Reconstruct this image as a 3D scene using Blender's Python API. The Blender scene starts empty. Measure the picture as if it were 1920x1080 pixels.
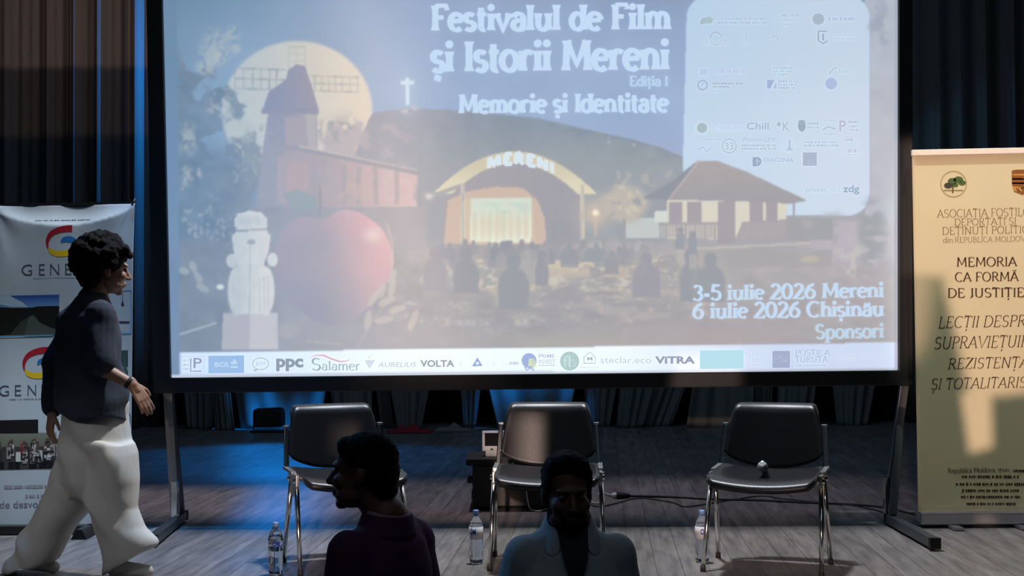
import bpy, bmesh, math, random
import numpy as np
from mathutils import Vector, Matrix, noise

random.seed(7)
SC = bpy.context.scene
COL = SC.collection
R = math.radians

# ---------------------------------------------------------------- camera, world, lights, exposure
F = 2400.0                       # focal length in pixels of the 1920 frame
CAM_H = 1.185                    # eye height over the stage boards
PITCH = math.atan(60 / F)
ROLL = R(0.35)
_f = Vector((0, math.cos(PITCH), math.sin(PITCH)))
_r0 = Vector((1, 0, 0)); _u0 = Vector((0, -math.sin(PITCH), math.cos(PITCH)))
_r = _r0 * math.cos(ROLL) - _u0 * math.sin(ROLL)
_u = _r0 * math.sin(ROLL) + _u0 * math.cos(ROLL)
CAM = Vector((0, 0, CAM_H))
cd = bpy.data.cameras.new('camera'); cam = bpy.data.objects.new('camera', cd); COL.objects.link(cam)
cd.sensor_width = 36; cd.lens = 36 * F / 1920; cd.clip_end = 100
m = Matrix((_r, _u, -_f)).transposed().to_4x4(); m.translation = CAM
cam.matrix_world = m
SC.camera = cam

def at(px, py, Y):
    d = _f + _r * ((px - 960) / F) + _u * ((540 - py) / F)
    return CAM + d * (Y / d.y)

def floor_at(px, py, z=0.0):
    d = _f + _r * ((px - 960) / F) + _u * ((540 - py) / F)
    return CAM + d * ((z - CAM_H) / d.z)

SC.view_settings.view_transform = 'Standard'
SC.view_settings.look = 'None'
SC.view_settings.exposure = 0.0
SC.view_settings.gamma = 1.0
SC.view_settings.use_curve_mapping = False

w = bpy.data.worlds.new('world'); SC.world = w; w.use_nodes = True
w.node_tree.nodes['Background'].inputs[0].default_value = (0.55, 0.75, 1.0, 1)
w.node_tree.nodes['Background'].inputs[1].default_value = 0.030

def look(loc, tgt):
    return (Vector(tgt) - Vector(loc)).to_track_quat('-Z', 'Y').to_matrix().to_4x4()

def spot(name, loc, tgt, color, watts, angle=60, blend=0.3, size=0.05, masks=None, fade=0.02, spec=1.0):
    """A stage lantern or added fill; masks = its shutters / gobo: convex world-space polygons that its beam passes."""
    l = bpy.data.lights.new(name, 'SPOT'); o = bpy.data.objects.new(name, l); COL.objects.link(o)
    M = look(loc, tgt); M.translation = Vector(loc); o.matrix_world = M
    l.color = color; l.energy = watts; l.spot_size = R(angle); l.spot_blend = blend; l.shadow_soft_size = size
    l.specular_factor = spec
    if masks:
        l.use_nodes = True
        nt = l.node_tree; nt.nodes.clear()
        out = nt.nodes.new('ShaderNodeOutputLight'); em = nt.nodes.new('ShaderNodeEmission')
        nt.links.new(em.outputs[0], out.inputs[0])
        tc = nt.nodes.new('ShaderNodeTexCoord'); sx = nt.nodes.new('ShaderNodeSeparateXYZ')
        nt.links.new(tc.outputs['Normal'], sx.inputs[0])
        def mt(op, a, b=None, c=None):
            n = nt.nodes.new('ShaderNodeMath'); n.operation = op
            for k, v in enumerate((a, b, c)):
                if v is None: continue
                if isinstance(v, (int, float)): n.inputs[k].default_value = v
                else: nt.links.new(v, n.inputs[k])
            return n.outputs[0]
        az = mt('ABSOLUTE', sx.outputs[2])
        u = mt('DIVIDE', sx.outputs[0], az); v = mt('DIVIDE', sx.outputs[1], az)
        inv = M.inverted()
        tot = None
        for pts, soft, k in masks:
            uv = []
            for p in pts:
                q = inv @ Vector(p); uv.append((q.x / -q.z, q.y / -q.z))
            area = sum(uv[i][0] * uv[(i + 1) % len(uv)][1] - uv[(i + 1) % len(uv)][0] * uv[i][1] for i in range(len(uv)))
            if area < 0: uv.reverse()
            prod = None
            for i in range(len(uv)):
                a, b = uv[i], uv[(i + 1) % len(uv)]
                dx, dy = b[0] - a[0], b[1] - a[1]; L = math.hypot(dx, dy)
                if L < 1e-9: continue
                nx, ny = -dy / L, dx / L
                e = mt('MULTIPLY_ADD', u, nx / soft, (-(a[0] * nx + a[1] * ny)) / soft + 0.5)
                e = mt('MULTIPLY_ADD', v, ny / soft, e)
                n = nt.nodes.new('ShaderNodeClamp'); nt.links.new(e, n.inputs[0]); e = n.outputs[0]
                prod = e if prod is None else mt('MULTIPLY', prod, e)
            prod = mt('MULTIPLY', prod, k)
            tot = prod if tot is None else mt('MAXIMUM', tot, prod)
        nt.links.new(tot, em.inputs[1])
    return o

def px_poly(pts, Y): return [at(x, y, Y) for x, y in pts]
def fl_poly(pts): return [Vector((x, y, 0)) for x, y in pts]

SCREEN_Y = 7.35
# house lantern over the boards in front of the screen, shuttered at the screen line
spot('lantern_front', (0.3, 7.1, 6.5), (0.0, 6.4, 0), (0.95, 1.0, 1.06), 1650, 110, 0.2, 0.22,
     [(fl_poly([(-4, 5.3), (4, 5.3), (4, 7.22), (-4, 7.26)]), 0.006, 1.0)])
# lantern behind the screen, faint pink wash on the boards
spot('lantern_rear', (-0.6, 8.6, 5.5), (-0.6, 8.6, 0), (0.94, 0.86, 1.0), 720, 110, 0.3, 0.05,
     [(fl_poly([(-2.9, 7.85), (-0.9, 7.75), (-0.9, 9.1), (-2.9, 9.2)]), 0.09, 1.0),
      (fl_poly([(-1.0, 7.75), (2.6, 7.75), (2.6, 9.6), (-1.0, 9.4)]), 0.12, 0.55)])
# blue lantern upstage left
FP = lambda pts: [floor_at(x, y) for x, y in pts]
spot('lantern_blue_floor', (-2.9, 14.0, 3.6), (-1.75, 9.6, 0), (0.0, 0.28, 1.0), 950, 60, 0.4, 0.12, [
    (FP([(400, 806), (610, 806), (650, 905), (450, 905)]), 0.10, 1.25), (FP([(240, 802), (1000, 802), (960, 900), (240, 900)]), 0.16, 0.28),
    (FP([(490, 880), (660, 880), (600, 992), (470, 992)]), 0.05, 0.75), (FP([(430, 1020), (560, 1020), (560, 1100), (410, 1100)]), 0.02, 0.10)])
spot('lantern_blue_boards', (-1.5, 6.4, 6.0), (-1.6, 6.9, 0), (0.0, 0.34, 1.0), 700, 28, 1.0, 0.1)
spot('lantern_blue_curtain', (-2.6, 14.2, 4.2), (-4.6, 14.2, 3.6), (0.01, 0.30, 1.0), 420, 110, 0.5, 0.03)
spot('lantern_blue_drape', (-1.9, 13.3, 2.6), at(520, 735, 14.1), (0.0, 0.27, 1.0), 1300, 60, 0.5, 0.05,
     [(px_poly([(432, 690), (616, 690), (610, 752), (446, 752)], 14.0), 0.05, 1.0), (px_poly([(492, 690), (514, 690), (512, 756), (496, 756)], 14.0), 0.02, 2.0)])
spot('lantern_blue_drape', (0.3, 13.3, 2.6), at(1000, 735, 14.1), (0.0, 0.27, 1.0), 900, 60, 0.5, 0.05,
     [(px_poly([(905, 690), (1090, 690), (1074, 752), (922, 752)], 14.0), 0.05, 1.0)])
spot('lantern_blue_right', (3.6, 13.6, 3.0), at(1850, 260, 14.3), (0.10, 0.42, 0.8), 14, 50, 0.8, 0.05)
# warm beam from the hall; masks imitate crowd shadows and add lit patches
W = (-0.35, -1.6, 1.72)
BY = 7.28
spot('lantern_hall', W, at(1400, 560, 7.3), (1.0, 0.72, 0.60), 2700, 70, 0.1, 0.04, [
    (px_poly([(1690, 262), (2030, 262), (2030, 520), (1690, 520)], BY), 0.006, 1.35),
    (px_poly([(1762, 500), (2030, 500), (2030, 722), (1862, 746), (1818, 746)], BY), 0.006, 1.35),
    (px_poly([(1802, 736), (1858, 736), (1861, 838), (1818, 850)], BY), 0.003, 1.35),
    (px_poly([(1690, 505), (1752, 505), (1732, 660), (1690, 690)], BY), 0.014, 0.75),
    (px_poly([(1831, 968), (1864, 968), (1864, 988), (1831, 988)], BY), 0.002, 1.0),
    (px_poly([(1694, 720), (1712, 720), (1712, 960), (1694, 960)], BY), 0.003, 0.6),
    (px_poly([(296, 735), (322, 735), (316, 985), (296, 985)], BY), 0.004, 0.12),
    (px_poly([(952, 770), (1004, 770), (1000, 880), (944, 872)], 6.25), 0.012, 2.6),
    (px_poly([(612, 790), (660, 790), (660, 850), (612, 846)], 6.3), 0.008, 0.7),
    (px_poly([(-40, -60), (285, -60), (285, 126), (-40, 128)], 14.3), 0.004, 1.1),
    (px_poly([(-40, 120), (285, 120), (285, 252), (-40, 256)], 14.3), 0.006, 0.28),
    (px_poly([(640, -70), (735, -70), (905, 694), (690, 696)], 7.34), 0.05, 0.22),
    (px_poly([(900, 806), (938, 806), (938, 853), (900, 853)], 8.05), 0.003, 0.55),
    (px_poly([(903, 800), (942, 800), (942, 1070), (903, 1070)], 5.95), 0.004, 0.9),
    (px_poly([(515, 880), (596, 880), (596, 1090), (515, 1090)], 5.95), 0.004, 0.8),
    ([floor_at(*p) for p in ((1370, 1042), (1690, 1048), (1690, 1090), (1370, 1090))], 0.010, 0.55),
    (px_poly([(1290, 725), (1400, 725), (1395, 795), (1278, 795)], 14.1), 0.006, 0.5),
    (px_poly([(1300, 925), (1530, 925), (1530, 1085), (1300, 1085)], 6.1), 0.01, 0.6),
])
# dim ambient fill added high over the hall
al = bpy.data.lights.new('hall_fill', 'AREA'); ao = bpy.data.objects.new('hall_fill', al); COL.objects.link(ao)
al.shape = 'RECTANGLE'; al.size = 6; al.size_y = 3; al.energy = 22; al.color = (0.72, 0.86, 1.0)
M_ = look((0, 1.5, 6.6), (0, 8.0, 0.8)); M_.translation = (0, 1.5, 6.6); ao.matrix_world = M_

# small amber lantern right over the boards left of the middle chair
spot('lantern_amber', (-0.1, 7.3, 5.5), (-0.25, 7.5, 0), (1.0, 0.55, 0.35), 170, 60, 0.3, 0.05,
     [([floor_at(*p) for p in ((760, 955), (1000, 962), (1000, 988), (800, 990))], 0.03, 1.0)])
# cool fill spots added over the two banners to brighten them
spot('banner_fill', (-2.45, 6.4, 5.6), at(115, 640, 7.22), (0.72, 0.90, 1.0), 330, 70, 0.3, 0.05,
     [(px_poly([(-40, 360), (262, 360), (262, 600), (-40, 600)], 7.22), 0.03, 2.5), (px_poly([(-40, 560), (262, 560), (260, 800), (-40, 800)], 7.22), 0.05, 3.7),
      (px_poly([(-40, 760), (262, 760), (258, 1000), (-40, 1000)], 7.22), 0.05, 17.0)])
# fill spot added front left to brighten the walker's trousers, masked to the lower left
spot('left_fill', (-4.6, 1.2, 4.2), at(170, 930, 6.0), (0.92, 0.93, 1.0), 230, 60, 0.3, 0.15,
     [(px_poly([(-60, 790), (330, 790), (330, 1110), (-60, 1110)], 6.0), 0.03, 1.0)])
spot('blue_rim_fill', (-3.6, 6.9, 3.2), (0.02, 4.3, 0.42), (0.10, 0.45, 1.0), 150, 12, 0.6, 0.05)  # blue rim light added for the grey shirt's shoulder and collar
spot('banner_fill', (2.9, 6.5, 5.2), at(1860, 690, 7.28), (0.84, 1.0, 0.86), 800, 70, 0.3, 0.05,
     [(px_poly([(1690, 262), (2030, 262), (2030, 1000), (1700, 1000)], 7.28), 0.02, 1.0)])  # added fill for the right banner
# cool ambient fill added over the back of the stage
bl_ = bpy.data.lights.new('rear_fill', 'AREA'); bo_ = bpy.data.objects.new('rear_fill', bl_); COL.objects.link(bo_)
bl_.shape = 'RECTANGLE'; bl_.size = 7; bl_.size_y = 2; bl_.energy = 60; bl_.color = (0.45, 0.70, 1.0)
M_ = look((0.4, 9.6, 6.4), (0.3, 11.2, 0)); M_.translation = (0.4, 9.6, 6.4); bo_.matrix_world = M_

# ---------------------------------------------------------------- materials
def srgb(c):
    c = np.asarray(c, float) / 255.0
    return np.where(c <= 0.04045, c / 12.92, ((c + 0.055) / 1.055) ** 2.4)
def lin(*c): return tuple(float(x) for x in srgb(c)) + (1.0,)

def mat(name, color, rough=0.6, metal=0.0, var=0.12, scale=30.0, bump=0.0, spec=0.5, stretch=(1, 1, 1)):
    m = bpy.data.materials.new(name); m.use_nodes = True
    nt = m.node_tree; b = nt.nodes['Principled BSDF']
    b.inputs['Roughness'].default_value = rough; b.inputs['Metallic'].default_value = metal
    b.inputs['Specular IOR Level'].default_value = spec
    tc = nt.nodes.new('ShaderNodeTexCoord'); mp = nt.nodes.new('ShaderNodeMapping')
    mp.inputs['Scale'].default_value = stretch
    nz = nt.nodes.new('ShaderNodeTexNoise'); nz.inputs['Scale'].default_value = scale; nz.inputs['Detail'].default_value = 4
    nt.links.new(tc.outputs['Object'], mp.inputs[0]); nt.links.new(mp.outputs[0], nz.inputs['Vector'])
    mx = nt.nodes.new('ShaderNodeMix'); mx.data_type = 'RGBA'
    c = color[:3]
    mx.inputs[6].default_value = tuple(max(0, x * (1 - var)) for x in c) + (1,)
    mx.inputs[7].default_value = tuple(min(1, x * (1 + var)) for x in c) + (1,)
    nt.links.new(nz.outputs[0], mx.inputs[0]); nt.links.new(mx.outputs[2], b.inputs['Base Color'])
    if bump:
        bp = nt.nodes.new('ShaderNodeBump'); bp.inputs['Strength'].default_value = bump; bp.inputs['Distance'].default_value = 0.01
        nt.links.new(nz.outputs[0], bp.inputs['Height']); nt.links.new(bp.outputs[0], b.inputs['Normal'])
    return m

def attr_mat(name, emit=0.0, rough=0.8, base=1.0):
    m = bpy.data.materials.new(name); m.use_nodes = True
    nt = m.node_tree; b = nt.nodes['Principled BSDF']
    a = nt.nodes.new('ShaderNodeAttribute'); a.attribute_name = 'Col'
    b.inputs['Roughness'].default_value = rough; b.inputs['Specular IOR Level'].default_value = 0.2
    if emit:
        b.inputs['Base Color'].default_value = (base, base, base, 1)
        nt.links.new(a.outputs['Color'], b.inputs['Emission Color']); b.inputs['Emission Strength'].default_value = emit
    else:
        nt.links.new(a.outputs['Color'], b.inputs['Base Color'])
    return m

MT = dict(
    frame=mat('black_frame', (0.012, 0.011, 0.012), 0.5),
    steel=mat('grey_steel', (0.28, 0.28, 0.29), 0.38, 0.75, 0.1, 12),
    darksteel=mat('dark_steel', (0.10, 0.11, 0.12), 0.4, 0.7, 0.1, 12),
    chrome=mat('chrome', (0.75, 0.74, 0.72), 0.16, 1.0, 0.04, 20),
    cast=mat('cast_aluminium', (0.5, 0.5, 0.5), 0.32, 0.95, 0.08, 40),
    leather=mat('black_leatherette', (0.010, 0.010, 0.012), 0.36, 0, 0.2, 180, 0.05, 0.4),
    rubber=mat('black_rubber', (0.012, 0.012, 0.012), 0.7),
    plastic=mat('black_plastic', (0.010, 0.010, 0.011), 0.5),
    whiteplastic=mat('white_plastic', (0.80, 0.84, 0.88), 0.4),
    whitecable=mat('white_cable', (0.62, 0.58, 0.50), 0.45),
    glassdark=mat('dark_glass', (0.006, 0.006, 0.007), 0.12),
    curtain=mat('dark_curtain', (0.14, 0.128, 0.124), 0.9, 0, 0.2, 6, 0.0, 0.1, (6, 6, .4)),
    backcloth=mat('black_backcloth', (0.02, 0.02, 0.022), 0.95, 0, 0.2, 5),
    drape=mat('pale_drape', (0.20, 0.19, 0.175), 0.85, 0, 0.15, 4, 0, 0.1, (6, 6, .5)),
    redcloth=mat('red_cloth', (0.30, 0.015, 0.03), 0.85, 0, 0.2, 12),
    wall=mat('dark_plaster', (0.03, 0.03, 0.032), 0.9, 0, 0.2, 3),
    hall=mat('hall_parquet', (0.05, 0.035, 0.025), 0.6, 0, 0.3, 4),
    bannerwhite=mat('white_banner_fabric', (0.48, 0.50, 0.55), 0.7, 0, 0.05, 5),
    bannerbeige=mat('beige_banner_fabric', (0.55, 0.47, 0.30), 0.75, 0, 0.06, 4),
    barcream=mat('cream_bar', (0.72, 0.62, 0.56), 0.5),
    alu=mat('brushed_aluminium', (0.55, 0.53, 0.54), 0.35, 0.9, 0.08, 30, 0, .5, (.2, 4, 4)),
    hair=mat('dark_brown_hair', (0.008, 0.006, 0.006), 0.85, 0, 0.5, 60, 0.4, 0.15),
    blackhair=mat('black_hair', (0.006, 0.004, 0.005), 0.85, 0, 0.5, 80, 0.4, 0.15),
    skin=mat('skin', (0.40, 0.22, 0.15), 0.5, 0, 0.08, 25),
    skinman=mat('tanned_skin', (0.15, 0.068, 0.05), 0.55, 0, 0.10, 25),
    eye=mat('eye', (0.05, 0.04, 0.035), 0.45),
    navy=mat('charcoal_shirt', (0.034, 0.040, 0.062), 0.9, 0, 0.2, 40, 0.1),
    cream=mat('cream_trousers', (0.60, 0.57, 0.52), 0.85, 0, 0.06, 20, 0.1),
    plum=mat('plum_shirt', (0.085, 0.025, 0.075), 0.9, 0, 0.2, 40, 0.1),
    greyshirt=mat('grey_shirt', (0.40, 0.43, 0.46), 0.85, 0, 0.1, 60, 0.1),
    collar=mat('pale_collar', (0.30, 0.25, 0.26), 0.85),
    darktrouser=mat('dark_trousers', (0.015, 0.016, 0.02), 0.85),
    shoe=mat('dark_shoe', (0.02, 0.018, 0.016), 0.5),
    whiteshoe=mat('pale_shoe', (0.55, 0.52, 0.47), 0.6),
    cap=mat('blue_bottle_cap', (0.20, 0.33, 0.62), 0.4),
    label=mat('white_bottle_label', (0.62, 0.62, 0.64), 0.5),
    ink=attr_mat('printed_ink'),
    light=attr_mat('projected_light', 1.0, 0.9, 0.5),
    lightdark=attr_mat('projected_lettering', 1.0, 1.0, 0.0),
)
def glass(name, color, ior, rough=0.0):
    m = bpy.data.materials.new(name); m.use_nodes = True
    b = m.node_tree.nodes['Principled BSDF']
    b.inputs['Base Color'].default_value = color; b.inputs['Transmission Weight'].default_value = 1
    b.inputs['Roughness'].default_value = rough; b.inputs['IOR'].default_value = ior
    return m
MT['pet'] = glass('clear_plastic', (0.93, 0.96, 1, 1), 1.25, 0.03)
MT['water'] = glass('water', (0.9, 0.95, 1, 1), 1.33)

def floor_mat():
    m = bpy.data.materials.new('worn_stage_boards'); m.use_nodes = True
    nt = m.node_tree; b = nt.nodes['Principled BSDF']; N = nt.nodes.new; L = nt.links.new
    tc = N('ShaderNodeTexCoord'); mp = N('ShaderNodeMapping'); mp.inputs['Rotation'].default_value = (0, 0, R(94))
    L(tc.outputs['Object'], mp.inputs[0])
    br = N('ShaderNodeTexBrick'); br.inputs['Scale'].default_value = 1.0; br.inputs['Brick Width'].default_value = 2.6
    br.inputs['Row Height'].default_value = 0.125; br.inputs['Mortar Size'].default_value = 0.0025; br.inputs['Mortar Smooth'].default_value = 0.3
    br.inputs['Color1'].default_value = (0.205, 0.185, 0.178, 1); br.inputs['Color2'].default_value = (0.155, 0.140, 0.134, 1)
    br.inputs['Mortar'].default_value = (0.075, 0.066, 0.064, 1); br.offset = 0.37
    L(mp.outputs[0], br.inputs['Vector'])
    m2 = N('ShaderNodeMapping'); m2.inputs['Scale'].default_value = (1.2, 9, 1); L(mp.outputs[0], m2.inputs[0])
    nz = N('ShaderNodeTexNoise'); nz.inputs['Scale'].default_value = 2.2; nz.inputs['Detail'].default_value = 7; nz.inputs['Roughness'].default_value = 0.65
    L(m2.outputs[0], nz.inputs['Vector'])
    n3 = N('ShaderNodeTexNoise'); n3.inputs['Scale'].default_value = 1.7; n3.inputs['Detail'].default_value = 3; L(mp.outputs[0], n3.inputs['Vector'])
    rp = N('ShaderNodeMapRange'); rp.inputs[1].default_value = 0.3; rp.inputs[2].default_value = 0.7; rp.inputs[3].default_value = 0.55; rp.inputs[4].default_value = 1.45
    L(nz.outputs[0], rp.inputs[0])
    mx = N('ShaderNodeMix'); mx.data_type = 'RGBA'; mx.blend_type = 'MULTIPLY'; mx.inputs[0].default_value = 1
    L(br.outputs['Color'], mx.inputs[6])
    cb = N('ShaderNodeCombineColor'); [L(rp.outputs[0], cb.inputs[k]) for k in range(3)]
    L(cb.outputs[0], mx.inputs[7])
    L(mx.outputs[2], b.inputs['Base Color'])
    r2 = N('ShaderNodeMapRange'); r2.inputs[3].default_value = 0.30; r2.inputs[4].default_value = 0.55; L(n3.outputs[0], r2.inputs[0])
    L(r2.outputs[0], b.inputs['Roughness'])
    bp = N('ShaderNodeBump'); bp.inputs['Strength'].default_value = 0.25; bp.inputs['Distance'].default_value = 0.004
    L(nz.outputs[0], bp.inputs['Height']); L(bp.outputs[0], b.inputs['Normal'])
    return m
MT['floor'] = floor_mat()

# ---------------------------------------------------------------- mesh building
class MB:
    def __init__(s): s.v = []; s.f = []; s.c = []; s.p = []
    def add(s, vs, fs, col=None):
        o = len(s.v); s.p.append((o, o + len(vs), len(s.f), len(s.f) + len(fs))); s.v += [Vector(p) for p in vs]; s.f += [tuple(i + o for i in q) for q in fs]
        s.c += [col or (1, 1, 1, 1)] * len(vs); return s
    def box(s, c, size, rot=None):
        c = Vector(c); h = Vector(size) / 2; Rm = rot or Matrix.Identity(3)
        vs = [c + Rm @ Vector((x * h.x, y * h.y, z * h.z)) for x in (-1, 1) for y in (-1, 1) for z in (-1, 1)]
        return s.add(vs, [(0, 1, 3, 2), (4, 6, 7, 5), (0, 4, 5, 1), (2, 3, 7, 6), (0, 2, 6, 4), (1, 5, 7, 3)])
    def bar(s, a, b, w, t, up=(0, 0, 1)):
        a = Vector(a); b = Vector(b); d = (b - a).normalized(); x = d.cross(Vector(up))
        if x.length < 1e-5: x = d.cross(Vector((0, 1, 0)))
        x.normalize(); y = x.cross(d)
        Rm = Matrix((x, d, y)).transposed()
        return s.box((a + b) / 2, (w, (b - a).length, t), Rm)
    def tube(s, pts, rad, n=12, cap=True):
        pts = [Vector(p) for p in pts]; k = len(pts)
        if not isinstance(rad, (list, tuple)): rad = [rad] * k
        prev = None; vs = []; fs = []
        for i, p in enumerate(pts):
            d = (pts[min(i + 1, k - 1)] - pts[max(i - 1, 0)]).normalized()
            if prev is None:
                x = d.cross(Vector((0, 0, 1)));
                if x.length < 1e-3: x = d.cross(Vector((0, 1, 0)))
            else: x = prev - d * prev.dot(d)
            x.normalize(); prev = x; y = d.cross(x)
            for j in range(n):
                a = 2 * math.pi * j / n; vs.append(p + (x * math.cos(a) + y * math.sin(a)) * rad[i])
        for i in range(k - 1):
            for j in range(n):
                fs.append((i * n + j, i * n + (j + 1) % n, (i + 1) * n + (j + 1) % n, (i + 1) * n + j))
        if cap: fs.append(tuple(range(n - 1, -1, -1))); fs.append(tuple((k - 1) * n + j for j in range(n)))
        return s.add(vs, fs)
    def capsule(s, a, b, r0, r1=None, n=14):
        r1 = r0 if r1 is None else r1; a = Vector(a); b = Vector(b); d = (b - a).normalized()
        P = []; Q = []
        for k in range(5):
            t = (k / 4.0) * math.pi / 2 - math.pi / 2
            P.append(a + d * (r0 * math.sin(t))); Q.append(max(1e-4, r0 * math.cos(t)))
        for k in range(5):
            t = (k / 4.0) * math.pi / 2
            P.append(b + d * (r1 * math.sin(t))); Q.append(max(1e-4, r1 * math.cos(t)))
        k = len(P); x = d.cross(Vector((0, 0, 1)))
        if x.length < 1e-3: x = d.cross(Vector((0, 1, 0)))
        x.normalize(); y = d.cross(x); vs = []; fs = []
        for i in range(k):
            for j in range(n):
                an = 2 * math.pi * j / n; vs.append(P[i] + (x * math.cos(an) + y * math.sin(an)) * Q[i])
        for i in range(k - 1):
            for j in range(n): fs.append((i * n + j, i * n + (j + 1) % n, (i + 1) * n + (j + 1) % n, (i + 1) * n + j))
        fs.append(tuple(range(n - 1, -1, -1))); fs.append(tuple((k - 1) * n + j for j in range(n)))
        return s.add(vs, fs)
    def ell(s, c, r, M=None, nu=20, nv=12):
        c = Vector(c); vs = []; fs = []
        for i in range(nv + 1):
            t = math.pi * i / nv
            for j in range(nu):
                a = 2 * math.pi * j / nu
                q = Vector((r[0] * max(math.sin(t), 1e-3) * math.cos(a), r[1] * max(math.sin(t), 1e-3) * math.sin(a), r[2] * math.cos(t)))
                vs.append(c + (M @ q if M else q))
        for i in range(nv):
            for j in range(nu): fs.append((i * nu + j, (i + 1) * nu + j, (i + 1) * nu + (j + 1) % nu, i * nu + (j + 1) % nu))
        fs.append(tuple(range(nu))); fs.append(tuple(nv * nu + j for j in range(nu - 1, -1, -1)))
        return s.add(vs, fs)
    def loft(s, rings, cap=True):
        n = len(rings[0]); vs = [p for r in rings for p in r]; fs = []
        for i in range(len(rings) - 1):
            for j in range(n): fs.append((i * n + j, i * n + (j + 1) % n, (i + 1) * n + (j + 1) % n, (i + 1) * n + j))
        if cap: fs.append(tuple(range(n - 1, -1, -1))); fs.append(tuple((len(rings) - 1) * n + j for j in range(n)))
        return s.add(vs, fs)
    def lathe(s, prof, n=24, c=(0, 0, 0)):
        c = Vector(c); rings = [[c + Vector((r * math.cos(2 * math.pi * j / n), r * math.sin(2 * math.pi * j / n), z)) for j in range(n)] for r, z in prof]
        return s.loft(rings)
    def grid(s, fn, nu, nv):
        vs = [fn(i / nu, j / nv) for j in range(nv + 1) for i in range(nu + 1)]
        fs = [(j * (nu + 1) + i, j * (nu + 1) + i + 1, (j + 1) * (nu + 1) + i + 1, (j + 1) * (nu + 1) + i) for j in range(nv) for i in range(nu)]
        return s.add(vs, fs)
    def sheet(s, fn, nu, nv, th, axis=Vector((0, 1, 0))):
        """a surface with real thickness"""
        g = [fn(i / nu, j / nv) for j in range(nv + 1) for i in range(nu + 1)]
        n = len(g); vs = g + [Vector(p) + axis * th for p in g]; W_ = nu + 1
        fs = []
        for j in range(nv):
            for i in range(nu):
                q = (j * W_ + i, j * W_ + i + 1, (j + 1) * W_ + i + 1, (j + 1) * W_ + i)
                fs.append(q); fs.append(tuple(n + k for k in reversed(q)))
        for i in range(nu):
            a, b = i, i + 1; fs.append((b, a, a + n, b + n)); a, b = nv * W_ + i, nv * W_ + i + 1; fs.append((a, b, b + n, a + n))
        for j in range(nv):
            a, b = j * W_, (j + 1) * W_; fs.append((a, b, b + n, a + n)); a, b = j * W_ + nu, (j + 1) * W_ + nu; fs.append((b, a, a + n, b + n))
        return s.add(vs, fs)
    def prism(s, pts, ext):
        """flat polygon (any plane) extruded by a vector"""
        n = len(pts); ext = Vector(ext); vs = [Vector(p) for p in pts] + [Vector(p) + ext for p in pts]
        return s.add(vs, [tuple(range(n)), tuple(range(2 * n - 1, n - 1, -1))] + [(i, i + n, (i + 1) % n + n, (i + 1) % n) for i in range(n)])

def split_prints(mb, gap):
    """lettering laid down piece by piece -> one MB per separate word block or logo"""
    bb = []
    for a, b, c, d in mb.p:
        q = mb.v[a:b]; bb.append([min(v.x for v in q) - gap / 2, max(v.x for v in q) + gap / 2, min(v.z for v in q) - gap / 2, max(v.z for v in q) + gap / 2])
    n = len(bb); par = list(range(n))
    def fd(i):
        while par[i] != i: par[i] = par[par[i]]; i = par[i]
        return i
    for i in range(n):
        for j in range(i):
            if bb[i][0] < bb[j][1] and bb[j][0] < bb[i][1] and bb[i][2] < bb[j][3] and bb[j][2] < bb[i][3]: par[fd(i)] = fd(j)
    g = {}
    for i in range(n): g.setdefault(fd(i), []).append(i)
    out = []
    for ids in g.values():
        m_ = MB()
        for i in ids:
            a, b, c, d = mb.p[i]; m_.add(mb.v[a:b], [tuple(k - a for k in f) for f in mb.f[c:d]]); m_.c[-(b - a):] = mb.c[a:b]
        out.append(m_)
    return out

def root_loc(p):
    v = Vector((0, 0, 0))
    while p is not None: v += p.location; p = p.parent
    return v

def finish(me, mt_, smooth, bevel_ob=None):
    me.materials.append(mt_)
    if smooth: me.polygons.foreach_set('use_smooth', [True] * len(me.polygons))
    me.update()

def obj(name, mb, mt_, parent=None, smooth=False, world=False, bevel=0.0, colors=False, sub=0, loc=None):
    """ONE mesh object; world=True: its points are in world space and are moved into its parent's space"""
    me = bpy.data.meshes.new(name)
    off = root_loc(parent) if world and parent is not None else (Vector(loc) if loc is not None and world else Vector((0, 0, 0)))
    me.from_pydata([tuple(v - off) for v in mb.v], [], mb.f)
    if colors:
        a = me.color_attributes.new('Col', 'FLOAT_COLOR', 'POINT'); a.data.foreach_set('color', np.array(mb.c, dtype=np.float32).ravel())
    else:
        bm = bmesh.new(); bm.from_mesh(me); bmesh.ops.recalc_face_normals(bm, faces=bm.faces)
        if bevel: bmesh.ops.bevel(bm, geom=bm.edges[:], offset=bevel, segments=2, affect='EDGES', profile=0.6, clamp_overlap=True)
        bm.to_mesh(me); bm.free()
    finish(me, mt_, smooth)
    o = bpy.data.objects.new(name, me); COL.objects.link(o)
    if parent is not None: o.parent = parent
    if loc is not None: o.location = loc
    if sub:
        md = o.modifiers.new('s', 'SUBSURF'); md.levels = sub; md.render_levels = sub
    return o

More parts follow.
